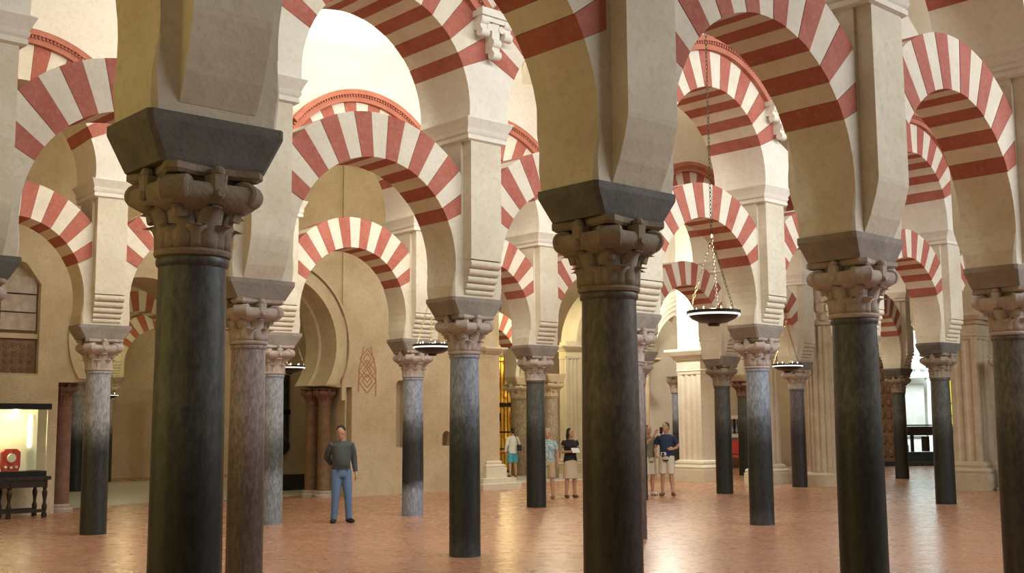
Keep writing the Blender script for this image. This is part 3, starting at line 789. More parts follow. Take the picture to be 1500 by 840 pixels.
# ------------------------------------------------------------------ display case on a carved table
def display_case():
    c = W(17.2, 5.05); t = thing('table', 'dark carved wooden table with turned legs under the lit display case', 'table', (c.x, c.y, 0), THETA)
    MB().box((0, 0, 0.74), (1.5, 0.62, 0.07)).build('tabletop', 'dark_wood', t)
    a = MB(); a.box((0, -0.27, 0.64), (1.36, 0.03, 0.14)); a.box((0, 0.27, 0.64), (1.36, 0.03, 0.14)); a.box((0.67, 0, 0.64), (0.03, 0.52, 0.14)); a.box((-0.67, 0, 0.64), (0.03, 0.52, 0.14))
    a.build('apron', 'dark_wood', t)
    prof = [(0.05, 0), (0.05, 0.08), (0.03, 0.1), (0.045, 0.16), (0.05, 0.22), (0.03, 0.27), (0.028, 0.32), (0.045, 0.42), (0.05, 0.48), (0.03, 0.53), (0.045, 0.56), (0.045, 0.72)]
    lg = MB().lathe(prof, 12).mesh('leg', 40); lg.materials.append(M['dark_wood'])
    for x in (-0.66, 0.0, 0.66):
        for y in (-0.25, 0.25): link('leg', lg, None, t, (x, y, 0))
    for y in (-0.25, 0.25): MB().box((0, y, 0.13), (1.32, 0.05, 0.06)).build('stretcher', 'dark_wood', t)
    cz = 0.775
    v = thing('display_case', 'brightly lit glass display case with black top and base', 'display case', (c.x, c.y, cz), THETA)
    MB().box((0, 0, 0.05), (1.34, 0.54, 0.10)).build('base', 'iron', v)
    MB().box((0, 0, 1.32), (1.42, 0.62, 0.11)).build('lid', 'iron', v)
    MB().box((0, 0.235, 0.69), (1.30, 0.02, 1.16)).build('back_lining', 'case_back', v)
    MB().prism([(-0.56, 0.10), (0.44, 0.10), (0.38, 1.18), (-0.56, 1.18)], 0.12, 0.16).build('display_board', 'case_back', v)
    g = MB(); g.box((0, -0.262, 0.685), (1.30, 0.008, 1.16)); g.build('front_pane', 'glass', v)
    for s in (-1, 1): MB().box((s * 0.652, 0, 0.685), (0.008, 0.5, 1.16)).build('side_pane', 'glass', v)
    for s in (-1, 1): MB().box((s * 0.655, -0.262, 0.685), (0.02, 0.02, 1.17)).build('corner_strip', 'brass', v)
    MB().box((0.50, 0.20, 0.86), (0.05, 0.03, 0.62)).build('light_tube', 'glow_small', v)
    b = W(17.2 - 0.06, 5.05 + 0.06)
    k = thing('reliquary', 'small red and gold reliquary standing in the lit case', 'reliquary', (b.x, b.y, cz + 0.101), THETA)
    MB().prism([(-0.14, 0.0), (0.14, 0.0), (0.17, 0.10), (0.17, 0.36), (0.10, 0.42), (-0.10, 0.42), (-0.17, 0.36), (-0.17, 0.10)], -0.05, 0.05).build('frame', 'rope', k)
    MB().lathe([(0.075, -0.02), (0.085, 0), (0.075, 0.02)], 18, Matrix.Translation((0, -0.06, 0.25)) @ Matrix.Rotation(PI / 2, 4, 'X')).build('medallion', 'case_back', k)
    for x, z in ((-0.1, 0.08), (0.1, 0.08), (0, 0.07)):
        MB().ell((x, -0.06, z), (0.03, 0.02, 0.03), 8, 6).build('gem', 'case_back', k)
    p = W(17.2 - 0.02, 5.05 + 0.15, cz + 1.22); point('case_lamp', p, 34, (1.0, 0.93, 0.52), 0.05)
    p = W(17.2 - 0.12, 5.05 - 0.3, cz + 1.22); point('case_lamp', p, 34, (1.0, 0.93, 0.52), 0.05)
display_case()

# ------------------------------------------------------------------ hanging lamps
LINK = None
def chain_mesh(a, b, pitch=0.045, thick=0.0045):
    a, b = Vector(a), Vector(b); d = b - a; n = max(2, int(d.length / pitch)); mb = MB()
    q = d.to_track_quat('Z', 'Y').to_matrix().to_4x4()
    for i in range(n):
        mtx = Matrix.Translation(a + d * ((i + 0.5) / n)) @ q @ Matrix.Rotation(PI / 2 * (i % 2), 4, 'Z')
        rings = []
        for k in range(8):
            t = 2 * PI * k / 8; cx, cz = 0.014 * math.cos(t), pitch * 0.62 * math.sin(t)
            nx, nz = math.cos(t), math.sin(t)
            rings.append([(cx + nx * thick * math.cos(s), thick * math.sin(s), cz + nz * thick * math.cos(s)) for s in (0, PI / 2, PI, 3 * PI / 2)])
        rings.append(rings[0]); mb.loft(rings, mtx, cap=False)
    return mb
def hanging_lamp(p, label, top, power=18, sc=1.0):
    t = thing('hanging_lamp', label, 'lamp', p, 0.5, 'dish lamps hung on chains', (sc, sc, sc))
    MB().lathe([(0.0, -0.13), (0.06, -0.128), (0.075, -0.10), (0.16, -0.085), (0.25, -0.045), (0.295, 0.0), (0.30, 0.02), (0.29, 0.02), (0.24, -0.02), (0.1, -0.06), (0.0, -0.065)], 36, None, False).build('bowl', 'bowl', t, 35)
    MB().lathe([(0.302, -0.008), (0.309, -0.006), (0.311, 0.012), (0.302, 0.016)], 40, None, False).build('ring', 'lamp_ring', t, True)
    MB().lathe([(0.302, 0.017), (0.316, 0.02), (0.316, 0.05), (0.300, 0.055), (0.290, 0.03)], 40, None, False).build('rim', 'bowl', t, 35)
    for i in range(6):
        a = PI / 3 * i + 0.3
        MB().lathe([(0.016, 0.0), (0.018, 0.05), (0.008, 0.07), (0.005, 0.1), (0.0, 0.105)], 8, Matrix.Translation((0.2 * math.cos(a), 0.2 * math.sin(a), -0.01))).build('candle_bulb', 'glow_small', t)
    hz = 0.92
    for i in range(3):
        a = 2 * PI * i / 3
        e = MB().lathe([(0.012, 0.05), (0.014, 0.08), (0.004, 0.10)], 8, Matrix.Translation((0.295 * math.cos(a), 0.295 * math.sin(a), 0)))
        e.build('lug', 'brass', t)
        chain_mesh((0.295 * math.cos(a), 0.295 * math.sin(a), 0.09), (0, 0, hz)).build('chain', 'brass' if i else 'chain', t)
    MB().lathe([(0.02, hz - 0.02), (0.03, hz), (0.02, hz + 0.03), (0.006, hz + 0.05)], 10).build('hook', 'brass', t)
    chain_mesh((0, 0, hz + 0.05), (0, 0, (top - p[2]) / sc), 0.05).build('chain', 'chain', t)
    point('lamp_light', (p[0], p[1], p[2] + 0.16 * sc), power, (1.0, 0.85, 0.55), 0.06)
hanging_lamp((2.44, 14.0, 2.97), 'big black dish lamp hanging in front of the arches, widest of all', 10.2, 10, 1.03)
hanging_lamp((-1.27, 18.4, 2.90), 'dish lamp hanging before the blue-grey column capital', 10.2, 10)
hanging_lamp((-4.60, 24.0, 2.88), 'dish lamp hanging inside the plain arch behind the lilac-brown column', 10.2, 8)
hanging_lamp((5.68, 24.0, 2.84), 'dish lamp hanging beside the plum-grey column', 10.75, 8)
hanging_lamp((-12.12, 35.0, 2.66), 'tiny far dish lamp right of the grey column near the display case', 7.5, 5, 0.85)

# ------------------------------------------------------------------ renaissance piers and far chapels
def fluted(mb, w, d, z0, z1, nf, mtx=None, margin=0.14, depth=0.035, front=True):
    """rectangular shaft whose front (-y) and right (+x) faces carry round-bottomed flutes"""
    pts = []
    def face(p0, p1, nin):
        p0, p1 = Vector(p0), Vector(p1); e = p1 - p0; l = e.length; e /= l; nn = Vector(nin)
        m = margin * l; step = (l - 2 * m) / nf
        pts.append(tuple(p0))
        for i in range(nf):
            a = m + step * (i + 0.12); b = m + step * (i + 0.88)
            for k in range(5):
                t = k / 4; q = p0 + e * (a + (b - a) * t) + nn * depth * math.sin(PI * t) ** 0.6 if 0 < t < 1 else p0 + e * (a if t == 0 else b)
                pts.append(tuple(q))
    if front: face((-w / 2, -d / 2), (w / 2, -d / 2), (0, 1))
    else: pts.append((-w / 2, -d / 2))
    face((w / 2, -d / 2), (w / 2, d / 2), (-1, 0))
    face((w / 2, d / 2), (-w / 2, d / 2), (0, -1)); face((-w / 2, d / 2), (-w / 2, -d / 2), (1, 0))
    return mb.loft([[(x, y, z0) for x, y in pts], [(x, y, z1) for x, y in pts]], mtx)
def step_mould(prof, w, d):
    """stack of rectangles: prof = [(z, overhang)]"""
    return MB().loft([[(-w / 2 - o, -d / 2 - o, z), (w / 2 + o, -d / 2 - o, z), (w / 2 + o, d / 2 + o, z), (-w / 2 - o, d / 2 + o, z)] for z, o in prof])
BASEP = lambda s: [(0, 0.26 * s), (0.42 * s, 0.26 * s), (0.43 * s, 0.22 * s), (0.50 * s, 0.24 * s), (0.56 * s, 0.20 * s), (0.58 * s, 0.10 * s), (0.64 * s, 0.12 * s), (0.70 * s, 0.10 * s), (0.74 * s, 0.02 * s)]
CAPP = lambda z, h, o: [(z, 0.01), (z + 0.1 * h, 0.05 * o), (z + 0.14 * h, 0.12 * o), (z + 0.2 * h, 0.05 * o), (z + 0.55 * h, 0.06 * o), (z + 0.6 * h, 0.3 * o), (z + 0.72 * h, 0.45 * o), (z + 0.74 * h, 0.7 * o), (z + 0.9 * h, o), (z + h, o)]
def renaissance_pier(p, label, w, d, zcap, hcap, ztop, mat, nf=4, bs=1.0, rz=THETA, over=0.28, name='renaissance_pier', front=True):
    t = thing(name, label, 'pier', (p[0], p[1], p[2] if len(p) > 2 else 0), rz)
    step_mould(BASEP(bs), w, d).build('base', mat, t)
    fluted(MB(), w, d, 0.70 * bs, zcap + 0.02, nf, front=front).build('fluted_shaft', mat, t)
    step_mould(CAPP(zcap, hcap, over), w, d).build('entablature', mat, t)
    if ztop: MB().box((0, 0, (zcap + hcap + ztop) / 2), (w * 0.96, d * 0.96, ztop - zcap - hcap)).build('upper_pier', mat, t)
    return t
# cream pier by the couple
renaissance_pier((5.55, 34.85), 'cream square pier with fluted sides and wide base right of the couple', 0.86, 0.86, 3.15, 0.75, 8.5, 'cream_stone', 3, 0.85, front=False)
# fluted broad half-column
def half_column(p, label):
    t = thing('half_column', label, 'column', (p[0], p[1], 0), THETA)
    MB().lathe([(0.60, 0), (0.60, 0.30), (0.57, 0.31), (0.54, 0.34), (0.50, 0.36)], 28).build('base', 'tan_stone', t, 35)
    n = 20; pts = []
    for i in range(n):
        for k, rr in enumerate((0.47, 0.47, 0.44, 0.432, 0.44)):
            a = 2 * PI * (i + (0, 0.2, 0.4, 0.6, 0.8)[k]) / n; pts.append((rr * math.cos(a), rr * math.sin(a)))
    MB().loft([[(x, y, 0.35) for x, y in pts], [(x * 0.95, y * 0.95, 4.3) for x, y in pts]]).build('fluted_shaft', 'tan_stone', t)
    MB().lathe([(0.44, 4.3), (0.50, 4.33), (0.50, 4.40), (0.45, 4.43), (0.45, 4.75), (0.5, 5.0), (0.58, 5.2), (0.58, 5.25)], 28).build('capital', 'tan_stone', t, 35)
    for k in range(3):
        for i in range(10):
            a = 2 * PI * (i + 0.5 * (k % 2)) / 10
            link('leaf', cp(LEAF1, 'tan_stone'), None, t, (0.26 * math.cos(a), 0.26 * math.sin(a), 4.44 + 0.24 * k), a, (1.2, 1.2, 1.5))
    step_mould([(5.25, 0.02), (5.35, 0.1), (5.45, 0.14), (5.46, 0.06), (5.9, 0.06), (6.0, 0.22), (6.15, 0.26), (6.16, 0.0), (9.0, 0.0)], 0.9, 0.9).build('entablature', 'tan_stone', t)
half_column((8.50, 31.80), 'broad tan fluted half-column with ringed base right of the plum-grey column')
renaissance_pier((7.15, 33.0), 'pale narrow pilaster left of the broad fluted half-column', 0.62, 0.5, 3.9, 0.7, 8.0, 'cream_stone', 2, 0.75)
renaissance_pier((11.64, 29.6), 'pale fluted pier with stepped base left of the right edge column', 0.72, 0.70, 3.75, 0.65, 8.5, 'tan_stone', 2, 0.95)
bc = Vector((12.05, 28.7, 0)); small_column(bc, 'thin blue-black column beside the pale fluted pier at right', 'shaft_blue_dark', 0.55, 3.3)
# pilaster ending the stone wall
renaissance_pier((-0.72, 31.45, 0.30), 'pale pilaster on a wide stepped base at the end of the bare wall', 0.40, 0.5, 3.05, 0.42, 6.0, 'cream_stone', 1, 0.62, THETA, 0.2)
mb = step_mould([(0, 0.1), (0.16, 0.1), (0.17, 0.0), (0.30, 0.0)], 1.15, 0.9)
o = tag(mb.build('step_block', 'cream_stone', None, loc=(-0.66, 31.25, 0), rz=THETA), 'low stone step block under the pale wall-end pilaster', 'step')
# gilded retable behind an iron grille
def retable():
    c = (-0.6, 44.2); rz = math.atan2(c[1], c[0]) - PI / 2
    t = thing('retable', 'glowing gilded retable behind an iron grille', 'altarpiece', (c[0], c[1], 0), rz)
    MB().box((0, 0.25, 2.4), (2.6, 0.2, 4.8)).build('back_panel', 'gold', t)
    MB().box((0, 0, 0.55), (2.4, 0.5, 1.1)).build('altar_table', 'gold', t)
    for x in (-0.95, -0.32, 0.32, 0.95):
        for z0 in (1.15, 2.75):
            MB().lathe([(0.10, z0), (0.10, z0 + 0.08), (0.07, z0 + 0.12), (0.085, z0 + 0.5), (0.06, z0 + 1.2), (0.11, z0 + 1.35), (0.11, z0 + 1.4)], 12, Matrix.Translation((x, 0, 0))).build('twisted_column', 'gold', t, 40)
    for z in (1.12, 2.62, 4.2):
        MB().box((0, 0.02, z), (2.5, 0.3, 0.12)).build('cornice', 'gold', t)
    for x in (-0.63, 0.0, 0.63):
        for z in (1.9, 3.45):
            b = MB(); b.ell((x, 0.1, z), (0.17, 0.12, 0.5), 10, 8); b.ell((x, 0.05, z + 0.58), (0.10, 0.10, 0.12), 8, 6)
            b.build('carved_figure', 'gold', t, True)
    MB().box((0.05, -0.05, 2.0), (0.22, 0.1, 0.3)).build('tabernacle_door', 'dark_wood', t)
    b = MB(); b.ell((0, 0.1, 4.6), (0.9, 0.12, 0.35), 14, 8); b.build('crest', 'gold', t, True)
    g = thing('iron_grille', 'black iron grille of upright bars before the gilded retable', 'grille', (-0.55, 42.0, 0), rz)
    bar = MB().tube([(0, 0, 0.05), (0, 0, 4.3)], 0.014, 6).mesh('bar'); bar.materials.append(M['iron'])
    for i in range(17): link('bar', bar, None, g, (-0.96 + 0.12 * i, 0, 0))
    for z, h in ((0.06, 0.1), (0.85, 0.05), (1.45, 0.06), (2.42, 0.14), (4.25, 0.12)):
        MB().box((0, 0, z), (2.1, 0.05, h)).build('rail', 'iron', g)
    r = thing('rope_barrier', 'red rope barrier in front of the gilded retable', 'barrier', (-0.55, 40.9, 0), rz)
    for x in (-0.8, 0.8): MB().lathe([(0.12, 0), (0.12, 0.02), (0.02, 0.04), (0.018, 0.95), (0.035, 0.98), (0.0, 1.0)], 12, Matrix.Translation((x, 0, 0))).build('post', 'brass', r, 40)
    MB().tube([(-0.8 + 1.6 * i / 12, 0, 0.94 - 0.22 * math.sin(PI * i / 12)) for i in range(13)], 0.04, 8).build('rope', 'rope', r, True)
retable()
tc = (0.22, 39.6)
t = column(tc, 'stout tan stone column behind the woman in turquoise shorts', 'shaft_tan', 'tan_stone', 'tan_stone', THETA, False, 1.45)
PX = {0: (-2.15, 37.4), 1: (0.22, 39.6), 2: (2.75, 42.3)}
pier(PX[1], 'tan plaster pier over the stout tan stone column', THETA, 1.0, 'plain')
bay(PX[0], PX[1], 'shaded striped arch left of the stout tan column, above the retable', 'far upper striped arch above the stout tan column', False)
column((1.22, 37.4), 'tan stone column between the slim black column and the whitish fluted pilaster', 'shaft_tan', 'tan_stone', 'tan_stone', THETA, False, 1.15)
slab('floor', 19.6, 27.5, 18.6, 28.5, 0.0, 0.012, 'floor_pale')
w = MB(); w.box((3.0, 49.5, 5.0), (6.5, 0.4, 10.0)); struct(w.build('wall_crossing', 'oldwall'))
w = MB(); w.box((0, 0, 4.5), (4.5, 0.3, 9.0), Matrix.Translation((14.2, 32.2, 0)) @ Matrix.Rotation(0.75, 4, 'Z')); struct(w.build('wall_bay_right', 'oldwall'))
renaissance_pier((2.05, 40.9), 'whitish fluted pilaster behind the woman in a black top', 0.62, 0.6, 4.0, 0.45, 4.6, 'cream_stone', 3, 0.7, 0.35, 0.2)
# arch over that pilaster
def plain_arch(p, q, name, label, zs, r, w, th, mat, pointed=False, ribs=3):
    p, q = Vector(p), Vector(q); mid = (p + q) / 2; d = q - p; half = d.length / 2
    t = thing(name, label, 'arch', (mid.x, mid.y, zs), math.atan2(d.y, d.x))
    def prof(rr):
        pts = []
        if pointed:
            e = half * 0.45                                    # centres beyond the middle give the point
            R = rr + e
            a1 = math.acos(e / R)
            pts += [(-e + R * math.cos(a1 * i / 16), R * math.sin(a1 * i / 16)) for i in range(17)]
            pts += [(-x, z) for x, z in pts[-2::-1]]
        else:
            pts = [(rr * math.cos(PI * i / 32), rr * math.sin(PI * i / 32)) for i in range(33)]
        return pts
    for k in range(ribs):
        a, b = prof(r + w * k / ribs), prof(r + w * (k + 1) / ribs)
        mb = MB(); h = th / 2 + 0.06 * k
        mb.loft([[(x0, -h, z0), (x1, -h, z1), (x1, h, z1), (x0, h, z0)] for (x0, z0), (x1, z1) in zip(a, b)])
        mb.build('arch_order', mat, t)
    return t
plain_arch((2.05, 40.9), (6.0, 43.5), 'renaissance_arch', 'plain moulded arch rising from the whitish fluted pilaster', 4.45, 1.9, 0.55, 0.7, 'cream_stone')
# white lit wall and pointed arch left of the cream pier
def white_chapel():
    c = Vector((4.35, 36.6)); rz = THETA
    mtx = Matrix.Translation((c.x, c.y, 0)) @ Matrix.Rotation(rz, 4, 'Z')
    w = MB(); w.box((0.5, 0.75, 4.2), (4.2, 0.3, 8.4), mtx)
    o = struct(w.build('wall_white_chapel', 'cream_stone'))
    a = plain_arch((3.85, 35.55), (6.0, 36.95), 'pointed_arch', 'cream pointed arch with moulded orders left of the cream pier', 3.75, 0.85, 0.75, 0.5, 'cream_stone', True, 5)
    renaissance_pier((4.0, 35.6), 'carved pale pilaster at the left end of the white lit wall', 0.24, 0.24, 3.2, 0.5, None, 'tan_stone', 1, 0.5)
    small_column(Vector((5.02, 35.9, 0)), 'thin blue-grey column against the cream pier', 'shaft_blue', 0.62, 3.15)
white_chapel()
# balustrade, benches
def choir():
    rz = -0.15
    w = MB(); w.box((9.2, 47.5, 4.0), (6.0, 0.3, 8.0)); struct(w.build('wall_choir', 'oldwall'))
    t = thing('balustrade', 'pale balustrade of turned dark balusters beyond the slim dark column', 'balustrade', (8.5, 46.2, 0), 0)
    MB().box((0, 0, 1.95), (3.4, 0.25, 0.14)).build('top_rail', 'cream_stone', t)
    MB().box((0, 0, 1.22), (3.4, 0.28, 0.16)).build('bottom_rail', 'cream_stone', t)
    bl = MB().lathe([(0.05, 1.3), (0.05, 1.36), (0.03, 1.42), (0.055, 1.56), (0.03, 1.76), (0.05, 1.84), (0.05, 1.9)], 8).mesh('baluster', 40); bl.materials.append(M['iron'])
    for i in range(20): link('baluster', bl, None, t, (-1.6 + 0.168 * i, 0, 0))
    MB().box((0, 0.3, 1.55), (3.4, 0.06, 0.6)).build('back_slab', 'lit_white', t)
    MB().box((0, 0, 0.58), (3.4, 0.3, 1.15)).build('plinth', 'pink_marble', t)
    for i, x in enumerate((7.6, 8.55, 9.5)):
        b = thing('bench', ('red padded bench, %s of three before the balustrade' % ('leftmost', 'middle', 'rightmost')[i]), 'bench', (x, 44.9, 0), 0)
        MB().box((0, 0, 0.45), (0.85, 0.4, 0.08)).build('seat', 'rope', b)
        MB().box((0, 0.2, 0.8), (0.85, 0.05, 0.5)).build('backrest', 'rope', b)
        for sx in (-0.38, 0.38):
            for sy in (-0.15, 0.15): MB().box((sx, sy, 0.205), (0.05, 0.05, 0.41)).build('leg', 'dark_wood', b)
choir()
mc = (7.62, 38.6); column(mc, 'thin far black column with a pinkish top before the red benches', 'shaft_black', 'pink_marble', 'tan_stone', THETA, False, 0.95)
pier(mc, 'far plaster pier over the thin far black column', THETA, 1.0, 'rolls')
# bright altar wall at the far right
def altar():
    w = MB(); w.box((19.3, 57.0, 5.0), (6.4, 0.4, 10.0)); struct(w.build('wall_altar', 'lit_white'))
    t = thing('altar_front', 'bright white marble altar front of columns and broken pediment', 'altar', (19.25, 55.9, 0), -0.3)
    for x in (-0.75, 0.75):
        MB().lathe([(0.24, 0.9), (0.24, 1.0), (0.18, 1.06), (0.2, 2.0), (0.17, 3.5), (0.26, 3.75), (0.26, 3.8)], 18, Matrix.Translation((x, -0.2, 0))).build('column', 'lit_white', t, 40)
    MB().box((0, 0, 0.45), (2.4, 0.9, 0.9)).build('pedestal', 'lit_white', t)
    MB().box((0, -0.1, 3.95), (2.3, 0.7, 0.28)).build('entablature', 'lit_white', t)
    MB().prism([(-1.2, 4.1), (1.2, 4.1), (0.35, 4.9), (0.3, 5.6), (-0.3, 5.6), (-0.35, 4.9)], -0.35, 0.2).build('pediment', 'lit_white', t)
    MB().box((0, 0.1, 2.3), (0.9, 0.2, 2.5)).build('niche_panel', 'floor_pale', t)
    for x in (-0.45, 0.0, 0.4):
        b = MB(); b.ell((x, -0.45, 4.35), (0.15, 0.12, 0.2), 10, 8); b.ell((x, -0.45, 4.62), (0.09, 0.09, 0.11), 8, 6); b.build('cherub', 'lit_white', t, True)
    s = thing('steps', 'black marble steps below the bright white altar wall', 'steps', (17.3, 46.0, 0), 0)
    for k in range(3): MB().box((0, 0.45 * k, 0.09 + 0.17 * k), (6.5, 0.5, 0.18)).build('tread', 'black_stone', s)
    lb = MB(); lb.box((0, 0, 0.14), (0.9, 0.25, 0.28)); tag(lb.build('white_box', 'lit_white', None, loc=(15.35, 46.9, 0.52)), 'small white box on the black steps below the bright altar', 'box')
    p = thing('grand_piano', 'black grand piano standing on the black steps before the bright altar', 'piano', (16.65, 47.3, 0.53), 0.2)
    MB().prism([(-1.0, 0.65), (1.1, 0.65), (1.1, 1.0), (-1.0, 1.0)], -0.6, 0.6).build('case', 'dark_wood', p)
    MB().box((0, 0, 1.05), (2.0, 1.1, 0.05)).build('lid', 'dark_wood', p)
    MB().box((-1.0, 0, 0.72), (0.25, 1.1, 0.1)).build('keyboard', 'dark_wood', p)
    for x, y in ((-0.85, -0.45), (-0.85, 0.45), (0.85, 0)): MB().box((x, y, 0.325), (0.1, 0.1, 0.65)).build('leg', 'dark_wood', p)
    MB().box((0, 0, 0.3), (0.12, 0.4, 0.6)).build('pedal_lyre', 'dark_wood', p)
    c = thing('choir_stall', 'brown carved wooden choir screen left of the slim dark column', 'screen', (14.55, 46.0, 0), 0)
    MB().box((0, 0.05, 2.4), (0.9, 0.1, 4.8)).build('panel', 'brown_wood', c)
    for z in range(9):
        for x in (-0.28, 0.0, 0.28): MB().ell((x, -0.02, 0.5 + 0.5 * z), (0.11, 0.06, 0.18), 8, 6).build('carved_boss', 'brown_wood', c, True)
    g = thing('stained_window', 'narrow yellow stained-glass window behind the second column from right edge', 'window', (18.35, 48.6, 1.45), -0.35)
    MB().prism([(-0.28, 0), (0.28, 0), (0.28, 1.7), (0.14, 1.95), (0, 2.02), (-0.14, 1.95), (-0.28, 1.7)], -0.02, 0.02).build('pane', 'stained', g)
    for z in (0.5, 1.02): MB().box((0, -0.04, z), (0.56, 0.03, 0.05)).build('glazing_bar', 'iron', g)
    for x in (-0.3, 0.0, 0.3): MB().box((x, -0.04, 0.95), (0.035, 0.04, 1.95)).build('frame_bar', 'iron', g)
    w = MB(); w.box((18.7, 48.85, 3.0), (1.9, 0.2, 6.0), None); struct(w.build('wall_window_bay', 'oldwall'))
altar()
#@@PART3
# ------------------------------------------------------------------ people
def remesh(me, voxel, it=3):
    o = bpy.data.objects.new('tmp', me); COL.objects.link(o)
    m = o.modifiers.new('r', 'REMESH'); m.mode = 'VOXEL'; m.voxel_size = voxel
    s = o.modifiers.new('s', 'SMOOTH'); s.factor = 0.5; s.iterations = it
    bpy.context.view_layer.update()
    res = bpy.data.meshes.new_from_object(o.evaluated_get(bpy.context.evaluated_depsgraph_get()))
    bpy.data.objects.remove(o)
    for p in res.polygons: p.use_smooth = True
    return res
def ering(c, rx, ry, n=18):
    return [(c[0] + rx * math.cos(2 * PI * i / n), c[1] + ry * math.sin(2 * PI * i / n), c[2]) for i in range(n)]
def hand(mb, w, d, side, palm_n, curl=0.5):
    w, d, side, pn = Vector(w), Vector(d).normalized(), Vector(side).normalized(), Vector(palm_n).normalized()
    for k in (-1, 0, 1):
        mb.tube([w + side * 0.012 * k - d * 0.01, w + side * 0.019 * k + d * 0.04, w + side * 0.022 * k + d * 0.088], [0.014, 0.0155, 0.013], 8)
    for k, ln in ((-1.5, 0.056), (-0.5, 0.072), (0.5, 0.078), (1.5, 0.068)):
        s0 = w + side * 0.0185 * k + d * 0.082
        d1 = (d + pn * 0.35 * curl + side * 0.05 * k).normalized(); d2 = (d + pn * 1.3 * curl).normalized(); d3 = (d * 0.6 + pn * 2.0 * curl).normalized()
        a = s0 + d1 * ln * 0.45; b = a + d2 * ln * 0.33; c = b + d3 * ln * 0.25
        mb.tube([s0, a, b, c], [0.0092, 0.0086, 0.008, 0.0065], 7)
    t0 = w + side * 0.022 + d * 0.02
    mb.tube([t0, t0 + side * 0.022 + d * 0.028 + pn * 0.008, t0 + side * 0.03 + d * 0.06 + pn * 0.018], [0.0115, 0.010, 0.008], 7)
def person(label, loc, rz, h, skin, hair, shirt, legs, shoes, P, group=None):
    t = thing('person', label, 'person', (loc[0], loc[1], loc[2] if len(loc) > 2 else 0), rz, group, (h / 1.72,) * 3)
    fem = P.get('fem', False)
    sw = 0.165 if fem else 0.185
    hipw = 0.165 if fem else 0.155
    be = P.get('belly', 0.0)
    knee = P.get('knee', {1: (0.10, -0.02, 0.48), -1: (-0.10, -0.02, 0.48)})
    ank = P.get('ankle', {1: (0.11, 0.02, 0.075), -1: (-0.11, 0.02, 0.075)})
    toe = P.get('toe', {1: (0.05, -1), -1: (-0.05, -1)})
    sh = {s: Vector((s * sw, 0.0, 1.385)) for s in (1, -1)}
    hip = {s: Vector((s * 0.085, 0.0, 0.90)) for s in (1, -1)}
    arm = P['arm']                                                    # side -> (elbow, wrist, hand dir, side dir, palm normal, curl)
    def torso(mb, g=0.0, z0=0.80, z1=1.47):
        prof = [(0.80, 0.13, 0.10, 0), (0.86, hipw, 0.115, 0.005), (0.94, hipw, 0.118, 0.005), (1.02, 0.145, 0.108 + be * 0.8, -be * 0.5), (1.10, 0.135 + be * 0.4, 0.103 + be, -be * 0.6), (1.20, 0.15, 0.112 + be * 0.6, -be * 0.3), (1.29, 0.165, 0.118, 0), (1.36, sw * 0.98, 0.105, 0.005), (1.405, sw * 0.80, 0.085, 0.012), (1.44, 0.085, 0.068, 0.015), (1.475, 0.058, 0.058, 0.012)]
        mb.loft([ering((0, y, z), rx + g, ry + g) for z, rx, ry, y in prof if z0 - 1e-6 <= z <= z1 + 1e-6])
        if fem:
            for s in (1, -1): mb.ell((s * 0.07, -0.085, 1.26), (0.062 + g, 0.055 + g, 0.06 + g))
    R = Matrix.Translation((0, 0.01, 1.48)) @ Matrix.Rotation(P.get('yaw', 0), 4, 'Z') @ Matrix.Rotation(P.get('pitch', 0), 4, 'X') @ Matrix.Translation((0, -0.01, -1.48))
    b = MB()
    torso(b)
    b.tube([(0, 0.012, 1.42), (0, 0.0, 1.54)], [0.058, 0.052], 12)
    b.ell((0, 0.0, 1.615), (0.073, 0.092, 0.105), 18, 12, R); b.ell((0, -0.03, 1.55), (0.056, 0.066, 0.062), 14, 9, R)
    b.ell((0, -0.098, 1.585), (0.014, 0.022, 0.022), 8, 6, R); b.ell((0, -0.085, 1.525), (0.022, 0.02, 0.018), 8, 6, R)
    for s in (1, -1): b.ell((s * 0.074, 0.008, 1.59), (0.011, 0.022, 0.032), 8, 6, R)
    for s in (1, -1):
        k, a = Vector(knee[s]), Vector(ank[s])
        b.tube([hip[s] + Vector((0, 0, 0.03)), hip[s].lerp(k, 0.35), hip[s].lerp(k, 0.8), k, k.lerp(a, 0.30) + Vector((0, 0.015, 0)), k.lerp(a, 0.75), a], [0.088, 0.082, 0.058, 0.053, 0.056, 0.040, 0.036], 12)
        tx, ty = toe[s]
        d = Vector((tx, ty, 0)).normalized()
        b.tube([a - d * 0.05 + Vector((0, 0, -0.035)), a + d * 0.05 + Vector((0, 0, -0.035)), a + d * 0.15 + Vector((0, 0, -0.05))], [0.036, 0.040, 0.026], 10)
        e, w, hd, sd, pn, cu = arm[s]
        e, w = Vector(e), Vector(w)
        b.tube([sh[s] + Vector((-s * 0.02, 0, 0.0)), sh[s].lerp(e, 0.4), e, e.lerp(w, 0.3), w], [0.054, 0.046, 0.038, 0.038, 0.026], 10)
        hand(b, w, hd, sd, pn, cu)
    link('body', remesh(b.mesh('body'), 0.0085, 3), skin, t)
    # shirt
    c = MB(); torso(c, 0.016, P.get('shirt_z', 0.86), 1.44)
    for s in (1, -1):
        e, w = Vector(arm[s][0]), Vector(arm[s][1])
        sl = P.get('sleeve', 0.6)
        pts = [sh[s] + Vector((-s * 0.03, 0, 0.0)), sh[s].lerp(e, min(1, sl) * 0.5), sh[s].lerp(e, min(1, sl))]; rr = [0.070, 0.062, 0.060]
        if sl > 1: pts += [e.lerp(w, 0.5), e.lerp(w, 0.93)]; rr = [0.072, 0.064, 0.058, 0.050, 0.042]
        if sl > 0: c.tube(pts, rr, 12)
    o = link('shirt', remesh(c.mesh('shirt'), 0.012, 3), shirt, t)
